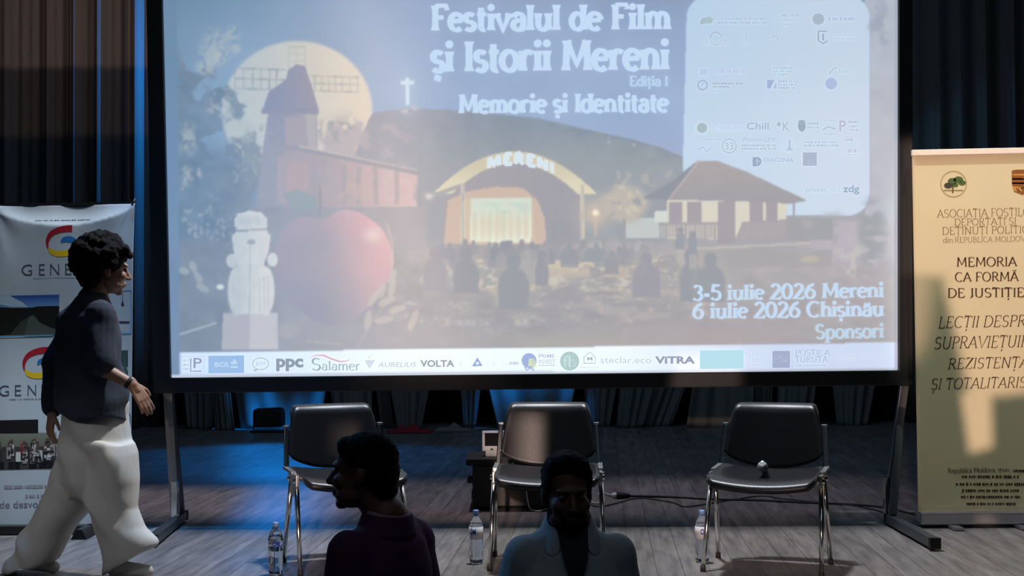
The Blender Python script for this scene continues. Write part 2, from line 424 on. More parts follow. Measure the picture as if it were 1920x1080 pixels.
def fuse(name, mb, mt_, parent=None, voxel=0.006, smooth=6, world=True, wob=0.0, wscale=8.0, loc=None, fold=None):
    """closed shapes melted into one continuous surface"""
    me = bpy.data.meshes.new('t'); me.from_pydata([tuple(v) for v in mb.v], [], mb.f)
    bm = bmesh.new(); bm.from_mesh(me); bmesh.ops.recalc_face_normals(bm, faces=bm.faces); bm.to_mesh(me); bm.free()
    t = bpy.data.objects.new('t', me); COL.objects.link(t)
    md = t.modifiers.new('r', 'REMESH'); md.mode = 'VOXEL'; md.voxel_size = voxel; md.adaptivity = 0
    if smooth:
        ms = t.modifiers.new('s', 'SMOOTH'); ms.iterations = smooth; ms.factor = 0.5
    dg = bpy.context.evaluated_depsgraph_get()
    nm = bpy.data.meshes.new_from_object(t.evaluated_get(dg)); nm.name = name
    bpy.data.objects.remove(t); bpy.data.meshes.remove(me)
    off = root_loc(parent) if world and parent is not None else (Vector(loc) if loc is not None else Vector((0, 0, 0)))
    k = len(nm.vertices); co = np.empty(k * 3); nm.vertices.foreach_get('co', co); co = co.reshape(-1, 3)
    if wob or fold:
        no = np.empty(k * 3); nm.vertices.foreach_get('normal', no); no = no.reshape(-1, 3)
        d = np.array([noise.noise(Vector(p) * wscale) for p in co]) * wob if wob else np.zeros(k)
        if fold: d = d + np.array([fold(Vector(p)) for p in co])
        co = co + no * d[:, None]
    co = co - np.array(off)
    nm.vertices.foreach_set('co', co.ravel())
    nm.materials.clear(); finish(nm, mt_, True)
    o = bpy.data.objects.new(name, nm); COL.objects.link(o)
    if parent is not None: o.parent = parent
    if loc is not None: o.location = loc
    return o

def thing(name, label, cat, loc=(0, 0, 0), rz=0.0, group=None):
    o = bpy.data.objects.new(name, None); COL.objects.link(o); o.location = loc; o.rotation_euler = (0, 0, rz)
    o.empty_display_size = 0.1
    o['label'] = label; o['category'] = cat
    if group: o['group'] = group
    return o
def tag(o, label, cat, group=None):
    o['label'] = label; o['category'] = cat
    if group: o['group'] = group
    return o
def copy_tree(o, parent=None):
    c = o.copy(); COL.objects.link(c); c.parent = parent
    for ch in list(o.children): copy_tree(ch, c)
    return c
def struct(o): o['kind'] = 'structure'; return o

# ---------------------------------------------------------------- lettering
def arc(cx, cy, rx, ry, a0, a1, n=12):
    return [(cx + rx * math.cos(R(a0 + (a1 - a0) * i / n)), cy + ry * math.sin(R(a0 + (a1 - a0) * i / n))) for i in range(n + 1)]
def G():
    g = {}
    st = lambda x, h=1.0: ([(x, h), (x, 0)], 'SE')
    g['A'] = (.8, [([(.06, 0), (.40, 1)], 'S'), ([(.40, 1), (.74, 0)], 'E'), ([(.2, .34), (.6, .34)], '')])
    g['B'] = (.72, [st(.16), ([(.16, 1), (.36, 1)] + arc(.36, .765, .2, .235, 90, -90) + [(.16, .53)], ''), ([(.36, .53)] + arc(.38, .265, .24, .265, 90, -90) + [(.16, 0)], '')])
    g['C'] = (.78, [(arc(.44, .5, .36, .5, 48, 312, 18), '')])
    g['D'] = (.84, [st(.16), ([(.16, 1), (.36, 1)] + arc(.36, .5, .40, .5, 90, -90, 16) + [(.16, 0)], '')])
    g['E'] = (.68, [st(.16), ([(.16, 1), (.56, 1), (.57, .84)], ''), ([(.16, .52), (.48, .52)], ''), ([(.16, 0), (.58, 0), (.61, .18)], '')])
    g['F'] = (.64, [st(.16), ([(.16, 1), (.57, 1), (.58, .82)], ''), ([(.16, .52), (.46, .52)], '')])
    g['G'] = (.84, [(arc(.44, .5, .36, .5, 48, 318, 18) + [(.72, .40)], ''), ([(.52, .42), (.80, .42)], '')])
    g['I'] = (.32, [st(.16)])
    g['J'] = (.42, [([(.26, 1), (.26, .18)] + arc(.14, .18, .12, .2, 0, -120, 6), 'S')])
    g['L'] = (.62, [st(.16), ([(.16, 0), (.54, 0), (.57, .2)], '')])
    g['M'] = (1.0, [([(.14, 0), (.18, 1)], 'SE'), ([(.18, 1), (.5, .2), (.82, 1)], ''), ([(.82, 1), (.86, 0)], 'SE')])
    g['N'] = (.86, [([(.16, 0), (.16, 1)], 'SE'), ([(.16, 1), (.70, 0)], ''), ([(.70, 0), (.70, 1)], 'E')])
    g['O'] = (.86, [(arc(.43, .5, .36, .5, 0, 360, 24), '')])
    g['P'] = (.66, [st(.16), ([(.16, 1), (.36, 1)] + arc(.36, .745, .24, .255, 90, -90) + [(.16, .49)], '')])
    g['R'] = (.76, [st(.16), ([(.16, 1), (.36, 1)] + arc(.36, .755, .22, .245, 90, -90) + [(.16, .51)], ''), ([(.36, .5), (.68, 0)], 'E')])
    g['S'] = (.66, [(arc(.33, .745, .22, .255, 30, 265, 12) + arc(.33, .25, .24, .25, 85, -150, 12), '')])
    g['T'] = (.72, [st(.36), ([(.06, .84), (.07, 1), (.65, 1), (.66, .84)], '')])
    g['U'] = (.84, [([(.16, 1), (.16, .3)] + arc(.42, .3, .26, .3, 180, 360) + [(.68, 1)], 'SE')])
    g['V'] = (.8, [([(.06, 1), (.40, 0), (.74, 1)], 'SE')])
    g['X'] = (.76, [([(.08, 1), (.68, 0)], 'SE'), ([(.08, 0), (.68, 1)], 'SE')])
    g['Z'] = (.7, [([(.1, .86), (.1, 1), (.6, 1), (.1, 0), (.62, 0), (.63, .16)], '')])
    x = .66
    g['a'] = (.56, [([(.11, .52)] + arc(.28, .46, .17, .2, 150, 0, 8) + [(.45, .06), (.52, 0)], ''), (arc(.27, .19, .19, .19, 70, 300, 12) + [(.45, .14)], '')])
    g['b'] = (.6, [([(.13, 1), (.13, 0)], 'S'), (arc(.33, .33, .22, .33, 0, 360, 18), '')])
    g['c'] = (.54, [(arc(.31, .33, .24, .33, 50, 315, 14), '')])
    g['d'] = (.62, [(arc(.29, .33, .22, .33, 0, 360, 18), ''), ([(.50, 1), (.50, 0)], 'SE')])
    g['e'] = (.56, [([(.08, .36), (.52, .38)], ''), (arc(.30, .33, .23, .33, 10, 312, 16), '')])
    g['f'] = (.4, [([(.40, .94)] + arc(.30, .8, .13, .2, 60, 180, 6) + [(.17, 0)], 'E'), ([(.04, .64), (.34, .64)], '')])
    g['g'] = (.58, [(arc(.27, .38, .19, .26, 0, 360, 16), ''), ([(.46, .6), (.46, -.1)] + arc(.27, -.1, .19, .2, 0, -150, 8), '')])
    g['h'] = (.64, [([(.14, 1), (.14, 0)], 'SE'), (arc(.33, .4, .19, .25, 180, 0, 8) + [(.52, 0)], 'E')])
    g['i'] = (.30, [([(.15, x), (.15, 0)], 'SE'), ([(.15, .86), (.15, .97)], 'D')])
    g['l'] = (.30, [([(.15, 1), (.15, 0)], 'SE')])
    g['m'] = (.96, [([(.14, x), (.14, 0)], 'SE'), (arc(.31, .4, .17, .25, 180, 0, 8) + [(.48, 0)], 'E'), (arc(.65, .4, .17, .25, 180, 0, 8) + [(.82, 0)], 'E')])
    g['n'] = (.66, [([(.14, x), (.14, 0)], 'SE'), (arc(.33, .4, .19, .25, 180, 0, 8) + [(.52, 0)], 'E')])
    g['o'] = (.62, [(arc(.31, .33, .24, .33, 0, 360, 20), '')])
    g['p'] = (.64, [([(.14, x), (.14, -.3)], 'SE'), (arc(.34, .33, .22, .33, 0, 360, 18), '')])
    g['r'] = (.48, [([(.14, x), (.14, 0)], 'SE'), (arc(.32, .40, .18, .24, 180, 45, 6), '')])
    g['s'] = (.46, [(arc(.23, .49, .15, .165, 30, 265, 9) + arc(.23, .165, .16, .165, 85, -150, 9), '')])
    g['t'] = (.40, [([(.18, .9), (.18, .12)] + arc(.28, .12, .10, .12, 180, 300, 5), ''), ([(.04, .64), (.36, .64)], '')])
    g['u'] = (.66, [([(.14, x), (.14, .24)] + arc(.32, .24, .18, .24, 180, 340, 7) + [(.52, .3)], 'S'), ([(.52, x), (.52, 0)], 'SE')])
    g['v'] = (.58, [([(.06, x), (.29, 0), (.52, x)], 'SE')])
    g['k'] = (.60, [([(.14, 1), (.14, 0)], 'SE'), ([(.5, x), (.16, .3)], ''), ([(.26, .4), (.55, 0)], 'E')])
    g['0'] = (.66, [(arc(.33, .5, .25, .5, 0, 360, 22), '')])
    g['2'] = (.66, [(arc(.32, .72, .22, .28, 160, -20, 10) + [(.09, 0), (.58, 0), (.6, .15)], '')])
    g['3'] = (.62, [(arc(.30, .755, .2, .245, 150, -90, 10), ''), (arc(.29, .255, .25, .255, 90, -150, 10), '')])
    g['5'] = (.62, [([(.54, 1), (.17, 1), (.13, .56)] + arc(.29, .31, .26, .31, 110, -150, 12), '')])
    g['6'] = (.66, [(arc(.33, .3, .24, .3, 0, 360, 18), ''), ([(.54, .98), (.30, .84), (.12, .55), (.09, .3)], '')])
    g['-'] = (.42, [([(.06, .34), (.36, .34)], 'W')])
    g[','] = (.26, [([(.13, .05), (.09, -.14)], '')]); g['.'] = (.26, [([(.13, .0), (.13, .08)], 'D')])
    g[' '] = (.34, [])
    for src, dst in (('s', 'ș'), ('t', 'ț'), ('S', 'Ș'), ('T', 'Ț')):
        w_, s_ = g[src]; g[dst] = (w_, s_ + [([(w_ / 2 + .02, -.14), (w_ / 2 - .03, -.32)], '')])
    for src, dst, y in (('a', 'ă', .88), ('A', 'Ă', 1.24)):
        w_, s_ = g[src]; g[dst] = (w_, s_ + [(arc(w_ / 2, y, .15, .13, 195, 345, 6), '')])
    return g
GL = G()
STY = dict(title=dict(wx=.215, wy=.125, sl=.32, sh=.11, phi=14), serif=dict(wx=.125, wy=.05, sl=.26, sh=.045, phi=14),
           bold=dict(wx=.19, wy=.075, sl=.34, sh=.06, phi=10), block=dict(wx=.26, wy=.26, sl=0, sh=.001, phi=0), light=dict(wx=.085, wy=.042, sl=.24, sh=.045, phi=12))

def serif(mb, text, x0, x1, yb, cap, sty, col, mp, slant=0.0, slope=0.0, track=0.0):
    S = STY[sty]; Wt = sum(GL[c][0] + track for c in text) - track; kx = (x1 - x0) / Wt; cur = 0.0
    def T(gx, gy):
        px = x0 + gx * kx + slant * gy * cap; return mp(px, yb - gy * cap + slope * (px - x0))
    asp = cap / kx
    def quad(p): mb.add([T(*q) for q in p], [tuple(range(len(p)))], col)
    for ch in text:
        w_, strokes = GL[ch]
        for pts, fl in strokes:
            P = [(cur + a, b) for a, b in pts]
            def wid(a, b):
                th = math.atan2((b[1] - a[1]) * asp, b[0] - a[0])
                return S['wy'] + (S['wx'] - S['wy']) * abs(math.sin(th + R(S['phi'])))
            Lft = []; Rgt = []
            if 'D' in fl: 
                cx, cy = P[0][0], (P[0][1] + P[1][1]) / 2; r = S['wx'] * .62
                quad([(cx + r * math.cos(R(a)), cy + r / asp * math.sin(R(a))) for a in range(0, 360, 45)]); continue
            n = len(P); closed = n > 6 and abs(P[0][0] - P[-1][0]) < 1e-6 and abs(P[0][1] - P[-1][1]) < 1e-6
            for i in range(n):
                a = P[i - 1] if i else (P[-2] if closed else P[0]); b = P[i + 1] if i < n - 1 else (P[1] if closed else P[-1])
                if i in (0, n - 1) and not closed: ww = wid(P[0], P[1]) if i == 0 else wid(P[-2], P[-1])
                else: ww = wid(a, b)
                if 'W' in fl: ww = S['wx']
                dx, dy = b[0] - a[0], (b[1] - a[1]) * asp; L = math.hypot(dx, dy) or 1
                nx, ny = -dy / L * ww / 2, dx / L * ww / 2 / asp
                # mitre
                if 0 < i < n - 1 or closed:
                    d1 = (P[i][0] - a[0], (P[i][1] - a[1]) * asp); l1 = math.hypot(*d1) or 1
                    c = max(.5, abs((dx * d1[0] + dy * d1[1]) / (L * l1))); nx /= c; ny /= c
                Lft.append((P[i][0] + nx, P[i][1] + ny)); Rgt.append((P[i][0] - nx, P[i][1] - ny))
            for i in range(n - 1): quad([Lft[i], Rgt[i], Rgt[i + 1], Lft[i + 1]])
            for f_, q, o_ in (('S', P[0], P[1]), ('E', P[-1], P[-2])):
                if f_ in fl:
                    up = S['sh'] if o_[1] > q[1] else -S['sh']
                    h = S['sl'] / 2; k = S['wx'] * .5
                    quad([(q[0] - h, q[1]), (q[0] + h, q[1]), (q[0] + k, q[1] + up * 1.6), (q[0] - k, q[1] + up * 1.6)])
        cur += w_ + track

_sans = {}
def sans_mesh(text, bold):
    k = (text, bold)
    if k not in _sans:
        c = bpy.data.curves.new('t', 'FONT'); c.body = text; c.size = 1; c.offset = bold; c.resolution_u = 3
        o = bpy.data.objects.new('t', c); COL.objects.link(o)
        dg = bpy.context.evaluated_depsgraph_get(); me = bpy.data.meshes.new_from_object(o.evaluated_get(dg))
        vs = [(v.co.x, v.co.y) for v in me.vertices]; fs = [tuple(p.vertices) for p in me.polygons]
        bpy.data.objects.remove(o); bpy.data.curves.remove(c); bpy.data.meshes.remove(me); _sans[k] = (vs, fs)
    return _sans[k]
def sans(mb, text, x0, x1, yt, yb, col, mp, bold=0.0, slope=0.0, slant=0.0):
    vs, fs = sans_mesh(text, bold); xs = [v[0] for v in vs]; ys = [v[1] for v in vs]
    a, b, c, d = min(xs), max(xs), min(ys), max(ys)
    q = []
    for x, y in vs:
        px = x0 + (x - a) / (b - a) * (x1 - x0); t = (y - c) / (d - c)
        q.append(mp(px + slant * t, yb + (yt - yb) * t + slope * (px - x0)))
    mb.add(q, fs, col)
def poly(mb, pts, col, mp): mb.add([mp(x, y) for x, y in pts], [tuple(range(len(pts)))], col)
def rect(mb, x0, y0, x1, y1, col, mp, slope=0.0):
    poly(mb, [(x0, y0), (x1, y0 + slope * (x1 - x0)), (x1, y1 + slope * (x1 - x0)), (x0, y1)], col, mp)
def disc(mb, cx, cy, r, col, mp, ry=None, n=28): poly(mb, [(cx + r * math.cos(2 * math.pi * i / n), cy + (ry or r) * math.sin(2 * math.pi * i / n)) for i in range(n)], col, mp)
def ribbon(mb, pts, wid, col, mp):
    n = len(pts); wid = wid if isinstance(wid, (list, tuple)) else [wid] * n; L = []; Q = []
    for i in range(n):
        a = pts[max(i - 1, 0)]; b = pts[min(i + 1, n - 1)]; dx, dy = b[0] - a[0], b[1] - a[1]; l = math.hypot(dx, dy) or 1
        L.append((pts[i][0] - dy / l * wid[i] / 2, pts[i][1] + dx / l * wid[i] / 2)); Q.append((pts[i][0] + dy / l * wid[i] / 2, pts[i][1] - dx / l * wid[i] / 2))
    for i in range(n - 1): poly(mb, [L[i], Q[i], Q[i + 1], L[i + 1]], col, mp)
def ring(mb, cx, cy, r, wd, col, mp, a0=0, a1=360, ry=None, n=30):
    ribbon(mb, arc(cx, cy, r, ry or r, a0, a1, n), wd, col, mp)
def frame_rect(mb, x0, y0, x1, y1, wd, col, mp): ribbon(mb, [(x0, y0), (x1, y0)], wd, col, mp); ribbon(mb, [(x1, y0), (x1, y1)], wd, col, mp); ribbon(mb, [(x1, y1), (x0, y1)], wd, col, mp); ribbon(mb, [(x0, y1), (x0, y0)], wd, col, mp)
def dashes(mb, x0, x1, yc, h, col, mp, seed=0, slope=0.0):
    """a line of print too small to read"""
    rr = random.Random(seed); x = x0
    while x < x1 - 1:
        w_ = min(rr.uniform(1.5, 4.5), x1 - x); hh = h * rr.uniform(.7, 1.1); y = yc + slope * (x - x0)
        rect(mb, x, y - hh / 2, x + w_, y + hh / 2, col, mp); x += w_ + rr.choice((.6, .8, 1.0, 3.0))

# ================================================================ the hall and the stage
STAGE_FRONT = 5.05; HALL_Z = -0.95
def slab(name, x0, x1, y0, y1, z0, z1, m):
    o = obj(name, MB().box(((x0 + x1) / 2, (y0 + y1) / 2, (z0 + z1) / 2), (x1 - x0, y1 - y0, z1 - z0)), m); return struct(o)
slab('floor', -8, 8, STAGE_FRONT, 16, HALL_Z, 0.0, MT['floor'])
slab('floor_hall', -8, 8, -6, STAGE_FRONT, HALL_Z - .1, HALL_Z, MT['hall'])
slab('wall_back', -8, 8, 16, 16.2, HALL_Z, 8, MT['wall'])
slab('wall_left', -8.2, -8, -6, 16.2, HALL_Z, 8, MT['wall'])
slab('wall_right', 8, 8.2, -6, 16.2, HALL_Z, 8, MT['wall'])
slab('ceiling', -8.2, 8.2, -6, 16.2, 8, 8.2, MT['wall'])

# ---- curtains across the back of the stage
def curtain(name, x0, x1, Y, h, fn, m, label, nu=400):
    mb = MB().sheet(lambda s, t: Vector((x0 + (x1 - x0) * s, Y + fn(x0 + (x1 - x0) * s, t), 0.015 + h * t)), nu, 6, 0.012)
    xm = (x0 + x1) / 2
    for i in range(len(mb.v)): mb.v[i] = mb.v[i] - Vector((xm, Y, 0.015))
    o = obj(name, mb, m, smooth=True); o.location = (xm, Y, 0.015); return tag(o, label, 'curtain')
CY = 14.45
def px_x(px, Y): return at(px, 400, Y).x
edges = [(px_x(p, CY), d) for p, d in ((22, .20), (104, .26), (150, .30), (161, .42), (201, .34), (250, .20), (264, .23))]
def saw(x, t):
    # each pleat swells forward towards its right edge and then folds back sharply
    y = 0.02 * math.sin(x * 21) + 0.012 * math.sin(x * 47 + 1)
    prev = -9
    for e, d in edges:
        if x <= e:
            k = max(0.0, 1 - (e - x) / 0.30); y -= d * k ** 1.6; break
    return y
curtain('stage_curtain', px_x(-170, CY), px_x(300, CY), CY, 6.2, saw, MT['curtain'], 'dark pleated stage curtain with blue-lit folds left of the big screen', 900)
def soft_(x, t): return 0.07 * math.sin(x * 13) + 0.03 * math.sin(x * 31 + 2)
curtain('stage_curtain', px_x(285, 14.75), px_x(1700, 14.75), 14.75, 6.2, soft_, MT['backcloth'], 'black backcloth hanging behind the big screen and the pale drapes')
e2 = [(px_x(p, CY), d) for p, d in ((1760, .06), (1800, .08), (1845, .12), (1900, .08), (1960, .1))]
def saw2(x, t):
    y = 0.015 * math.sin(x * 23)
    for e, d in e2:
        if x >= e: base = e; dd = d
    ks = [(e, d) for e, d in e2 if x >= e]
    if ks:
        e, d = ks[-1]; y -= d * max(0, 1 - (x - e) / .22) ** 1.5
    return y
curtain('stage_curtain', px_x(1690, CY), px_x(2110, CY), CY, 6.2, saw2, MT['curtain'], 'black pleated stage curtain right of the screen, behind the beige banner', 700)

# ---- pale gathered drapes behind the screen (their lower ends show under it)
DY = 14.15
DR = [((345, 402), (352, 398), 'narrow grey drape end behind the left screen post'),
      ((404, 436), (408, 446), 'slim grey drape end left of the blue-lit drape'),
      ((436, 612), (450, 600), 'broad drape lit bright blue under the left part of the screen'),
      ((622, 698), (630, 700), 'grey drape end just above the leftmost chair'),
      ((704, 728), (714, 736), 'thin twisted cream drape end right of the leftmost chair'),
      ((734, 806), (748, 790), 'grey-green tapering drape end above the red cloth'),
      ((862, 900), (868, 890), 'narrow dim drape end left of the middle chair'),
      ((914, 1076), (932, 1058), 'wide drape lit blue right behind the middle chair'),
      ((1092, 1156), (1100, 1140), 'dim bluish drape end right of the middle chair'),
      ((1158, 1222), (1150, 1200), 'slanting grey drape end with a pale fold at its right side'),
      ((1226, 1284), (1196, 1254), 'leaning bluish drape end left of the warm-lit drape'),
      ((1290, 1404), (1278, 1400), 'warm brown-lit flat drape left of the rightmost chair'),
      ((1410, 1444), (1412, 1440), 'narrow dark drape end above the rightmost chair back'),
      ((1450, 1520), (1446, 1508), 'dark drape end behind the rightmost chair back'),
      ((1560, 1640), (1566, 1622), 'nearly black rounded drape end left of the right screen post')]
for k, ((a0, a1), (b0, b1), lab) in enumerate(DR):
    zb = 0.004
    ax0, ax1 = px_x(a0, DY), px_x(a1, DY); bx0, bx1 = px_x(b0, DY), px_x(b1, DY); ht = 0.46
    wd = ax1 - ax0
    def fn(s, t):
        q = t * 2.4 / ht; lo = min(1, q)   # t runs 0..1 over the full height
        x0 = bx0 + (ax0 - bx0) * lo; x1 = bx1 + (ax1 - bx1) * lo
        y = DY - (k % 2) * .17 + 0.05 * math.sin(s * math.pi * max(2, round(wd * 2.6)) + k) * (0.5 + .5 * lo) + .02 * math.sin(s * 23 + k)
        return Vector((x0 + (x1 - x0) * s, y, zb + 2.4 * t + .025 * math.sin(math.pi * s) * (1 - lo) * -1))
    mb = MB().sheet(fn, 60, 40, 0.01)
    loc = Vector(((bx0 + bx1) / 2, DY, zb)); mb.v = [v - loc for v in mb.v]
    o = obj('pale_drape', mb, MT['drape'], smooth=True); o.location = loc
    tag(o, lab, 'drape', 'pale drapes hung behind the screen')

# ================================================================ projection screen
SY = SCREEN_Y
def S3(px, py, d=0.0): p = at(px, py, SY); p.y -= d; return p
def sl(y): return 303.0 + 0.0240 * (y + 70) * 0.98           # left edge of the cloth
SLX = lambda y: 305 + 16 / 708 * y
SBOT = lambda x: 709 - 14 / 1363 * (x - 321)
STOP = lambda x: -72 - 14 / 1363 * (x - 321)
SRX = 1684.0
foot = floor_at(1000, 985); 
screen = thing('projection_screen', 'huge black-framed projection screen on steel legs showing the festival poster', 'screen', (at(1000, 700, SY).x, SY, 0))
NX, NY = 760, 430
sg, tg = np.meshgrid(np.linspace(0, 1, NX + 1), np.linspace(0, 1, NY + 1))
yl = STOP(321) + (SBOT(321) - STOP(321)) * tg; yr = STOP(1684) + (SBOT(1684) - STOP(1684)) * tg
xl = SLX(yl); PX = xl + (SRX - xl) * sg; PY = yl + (yr - yl) * sg

# ---- the projected poster, painted procedurally: the lines below paint its shapes and a washed-out haze
_rng = np.random.RandomState(11)
def vnoise(scale, seed=0, octv=3, sx=1.0, sy=1.0):
    out = np.zeros_like(PX); amp = 1.0; tot = 0
    for o_ in range(octv):
        rs = np.random.RandomState(seed * 13 + o_); L = rs.rand(400, 400); s_ = scale / 2 ** o_
        u = (PX / (s_ * sx)) + 37.3 * o_ + 60; v = (PY / (s_ * sy)) + 11.7 * o_ + 60
        iu = np.floor(u).astype(int); iv = np.floor(v).astype(int); fu = u - iu; fv = v - iv
        fu = fu * fu * (3 - 2 * fu); fv = fv * fv * (3 - 2 * fv)
        g = lambda a, b: L[np.mod(b, 400), np.mod(a, 400)]
        out += amp * ((g(iu, iv) * (1 - fu) + g(iu + 1, iv) * fu) * (1 - fv) + (g(iu, iv + 1) * (1 - fu) + g(iu + 1, iv + 1) * fu) * fv)
        tot += amp; amp *= .55
    return out / tot
def sstep(a, b, x): t = np.clip((x - a) / (b - a), 0, 1); return t * t * (3 - 2 * t)
C3 = lambda *c: np.array(c, float)
IMG = np.zeros(PX.shape + (3,))
def blend(mask, col, al=1.0):
    global IMG
    mk = (mask.astype(float) * al)[..., None]
    IMG = IMG * (1 - mk) + (col if getattr(col, 'ndim', 1) == 3 else np.asarray(col, float)) * mk
def mixc(a, b, t): return np.asarray(a, float) * (1 - t[..., None]) + np.asarray(b, float) * t[..., None]
def pmask(pts):
    ins = np.zeros(PX.shape, bool); n = len(pts)
    for i in range(n):
        x1, y1 = pts[i]; x2, y2 = pts[(i + 1) % n]
        if y1 == y2: continue
        c = ((y1 > PY) != (y2 > PY)) & (PX < (x2 - x1) * (PY - y1) / (y2 - y1) + x1); ins ^= c
    return ins
def emask(cx, cy, rx, ry, soft=.04):
    d = np.sqrt(((PX - cx) / rx) ** 2 + ((PY - cy) / ry) ** 2); return 1 - sstep(1 - soft, 1 + soft, d)
def glow(cx, cy, rx, ry): return np.exp(-(((PX - cx) / rx) ** 2 + ((PY - cy) / ry) ** 2))
def rmask(x0, y0, x1, y1): return (PX > x0) & (PX < x1) & (PY > y0) & (PY < y1)
def lmask(pts, w_):
    m_ = np.zeros(PX.shape, bool)
    for (x1, y1), (x2, y2) in zip(pts[:-1], pts[1:]):
        L2 = (x2 - x1) ** 2 + (y2 - y1) ** 2 + 1e-6; t = np.clip(((PX - x1) * (x2 - x1) + (PY - y1) * (y2 - y1)) / L2, 0, 1)
        m_ |= (PX - x1 - t * (x2 - x1)) ** 2 + (PY - y1 - t * (y2 - y1)) ** 2 < (w_ / 2) ** 2
    return m_
n1 = vnoise(90, 1, 4); n2 = vnoise(26, 2, 3); n3 = vnoise(10, 3, 2); n4 = vnoise(46, 4, 3); n5 = vnoise(14, 5, 2, 2.4, .8); n6 = vnoise(6, 6, 2)
# night sky
sky = mixc((104, 134, 164), (143, 163, 194), sstep(380, 760, PX)); sky = sky + (sstep(-60, 210, PY) * 9)[..., None] * C3(1, 1.05, 1.2)
sky = sky - (sstep(900, 1200, PX) * sstep(120, -60, PY) * 10)[..., None]
IMG[:] = sky + ((n1 - .5) * 12)[..., None]
# moon with its halo
blend(glow(560, 190, 215, 175), C3(184, 192, 200), .45)
moon = mixc((182, 190, 190), (222, 209, 194), sstep(430, 700, PX)) + ((n4 - .5) * 10)[..., None]  # right half painted warmer, as the stray light streak falls there
blend(emask(557, 208, 141, 131, .03), moon)
# dark tree along the left side, with pale leaves
tre = np.maximum(sstep(450, 340, PX + (n2 - .5) * 150 - np.clip(PY - 230, 0, 260) * .42) * sstep(232, 300, PY + (n2 - .5) * 60), sstep(-.09, .09, (n2 - .5) * .9 + (n4 - .5) * .8 + (430 - PX + (PY - 180) * .42) / 230 * (PY > 60) - (PY < 150) * (150 - PY) / 130))
tcol = mixc((108, 128, 146), (126, 136, 146), sstep(330, 560, PX)) + ((n2 - .5) * 26)[..., None]
blend(tre * (PX < 620) * (PY < 470), tcol, .9)
blend(sstep(.60, .76, n6) * sstep(.42, .6, n4) * tre * (PX < 520) * (PY > 150), C3(164, 176, 178), .6)
for cx, cy, rx, ry in ((402, 92, 26, 34), (436, 62, 14, 14), (384, 128, 16, 18), (414, 108, 15, 12), (442, 92, 10, 10), (352, 262, 16, 26), (416, 207, 26, 9), (455, 240, 24, 16), (470, 262, 16, 12), (350, 330, 12, 20), (374, 320, 4, 8)):
    blend(emask(cx, cy, rx, ry, .6) * sstep(.34, .6, n6 * .6 + n3 * .4), C3(174, 182, 180), .65)
# hill and its dark woods
hill = [(692, 222), (700, 212), (760, 203), (850, 206), (930, 214), (1010, 222), (1090, 240), (1170, 258), (1240, 276), (1290, 300), (1330, 320), (1330, 480), (600, 480), (600, 330), (660, 300)]
hm = pmask([(x, y + 0) for x, y in hill]); hcol = mixc((160, 160, 170), (136, 148, 160), sstep(700, 1000, PX)) + ((n2 - .5) * 14)[..., None]
blend(hm, hcol, .95)
blend(sstep(.5, .6, n5) * pmask([(1000, 226), (1180, 258), (1330, 310), (1300, 340), (1150, 280)]), C3(126, 138, 155), .6)
dots = sstep(.68, .74, n3) * pmask([(1130, 252), (1210, 272), (1200, 290), (1140, 268)]); blend(dots, C3(180, 190, 195), .8)
blend(sstep(.55, .65, n3) * pmask([(1150, 320), (1260, 318), (1270, 350), (1150, 352)]), C3(188, 182, 172), .7)
# cross monument
blend(glow(763, 170, 26, 44), C3(176, 192, 214), .6)
blend(rmask(760, 145, 768, 196) | rmask(751, 151, 776, 158), C3(204, 222, 232)); blend(emask(764, 204, 18, 9, .4) * (n3 > .4), C3(196, 192, 196), .8)
# hazy bushes on the right of the mill
blend(sstep(.42, .56, n2 * .6 + n4 * .4) * emask(672, 272, 92, 56, .4), C3(180, 172, 178), .85)
blend(sstep(.5, .6, n3) * emask(632, 245, 42, 24, .4), C3(164, 164, 166), .8)
# windmill: sails, cap, tower
sail = C3(150, 158, 164)
def lattice(x0, y0, x1, y1, xs, c, drop=0.0, rows=3):
    for r_ in range(rows):
        y = y0 + (y1 - y0) * r_ / (rows - 1); blend(lmask([(x0, y), (x1, y + drop)], 2.6), c, .9)
    for x in xs: blend(lmask([(x, y0 + drop * (x - x0) / (x1 - x0)), (x, y1 + drop * (x - x0) / (x1 - x0))], 2.2), c, .85)
lattice(441, 128, 536, 166, (441, 457, 474, 489, 505, 519), sail, 3)
lattice(584, 142, 672, 170, (590, 603, 616, 629, 642, 656, 671), C3(178, 180, 172), 3)
lattice(541, 88, 572, 128, (541, 556, 572), C3(182, 184, 180), 0, 4)
blend(pmask([(556, 120), (572, 124), (584, 160), (598, 206), (490, 212), (504, 172), (536, 150), (540, 132)]), mixc((138, 144, 164), (158, 152, 166), sstep(500, 600, PX)))
blend(pmask([(503, 210), (594, 206), (596, 292), (640, 392), (480, 392), (490, 300)]), mixc((146, 150, 165), (172, 162, 170), sstep(520, 600, PX)) + ((n3 - .5) * 10)[..., None])
blend(pmask([(572, 214), (592, 212), (594, 290), (580, 290)]), C3(180, 178, 176), .8)
blend(pmask([(534, 220), (566, 218), (572, 292), (534, 296)]), C3(172, 160, 166), .7)
blend(rmask(489, 204, 598, 214), C3(142, 144, 162), .7)
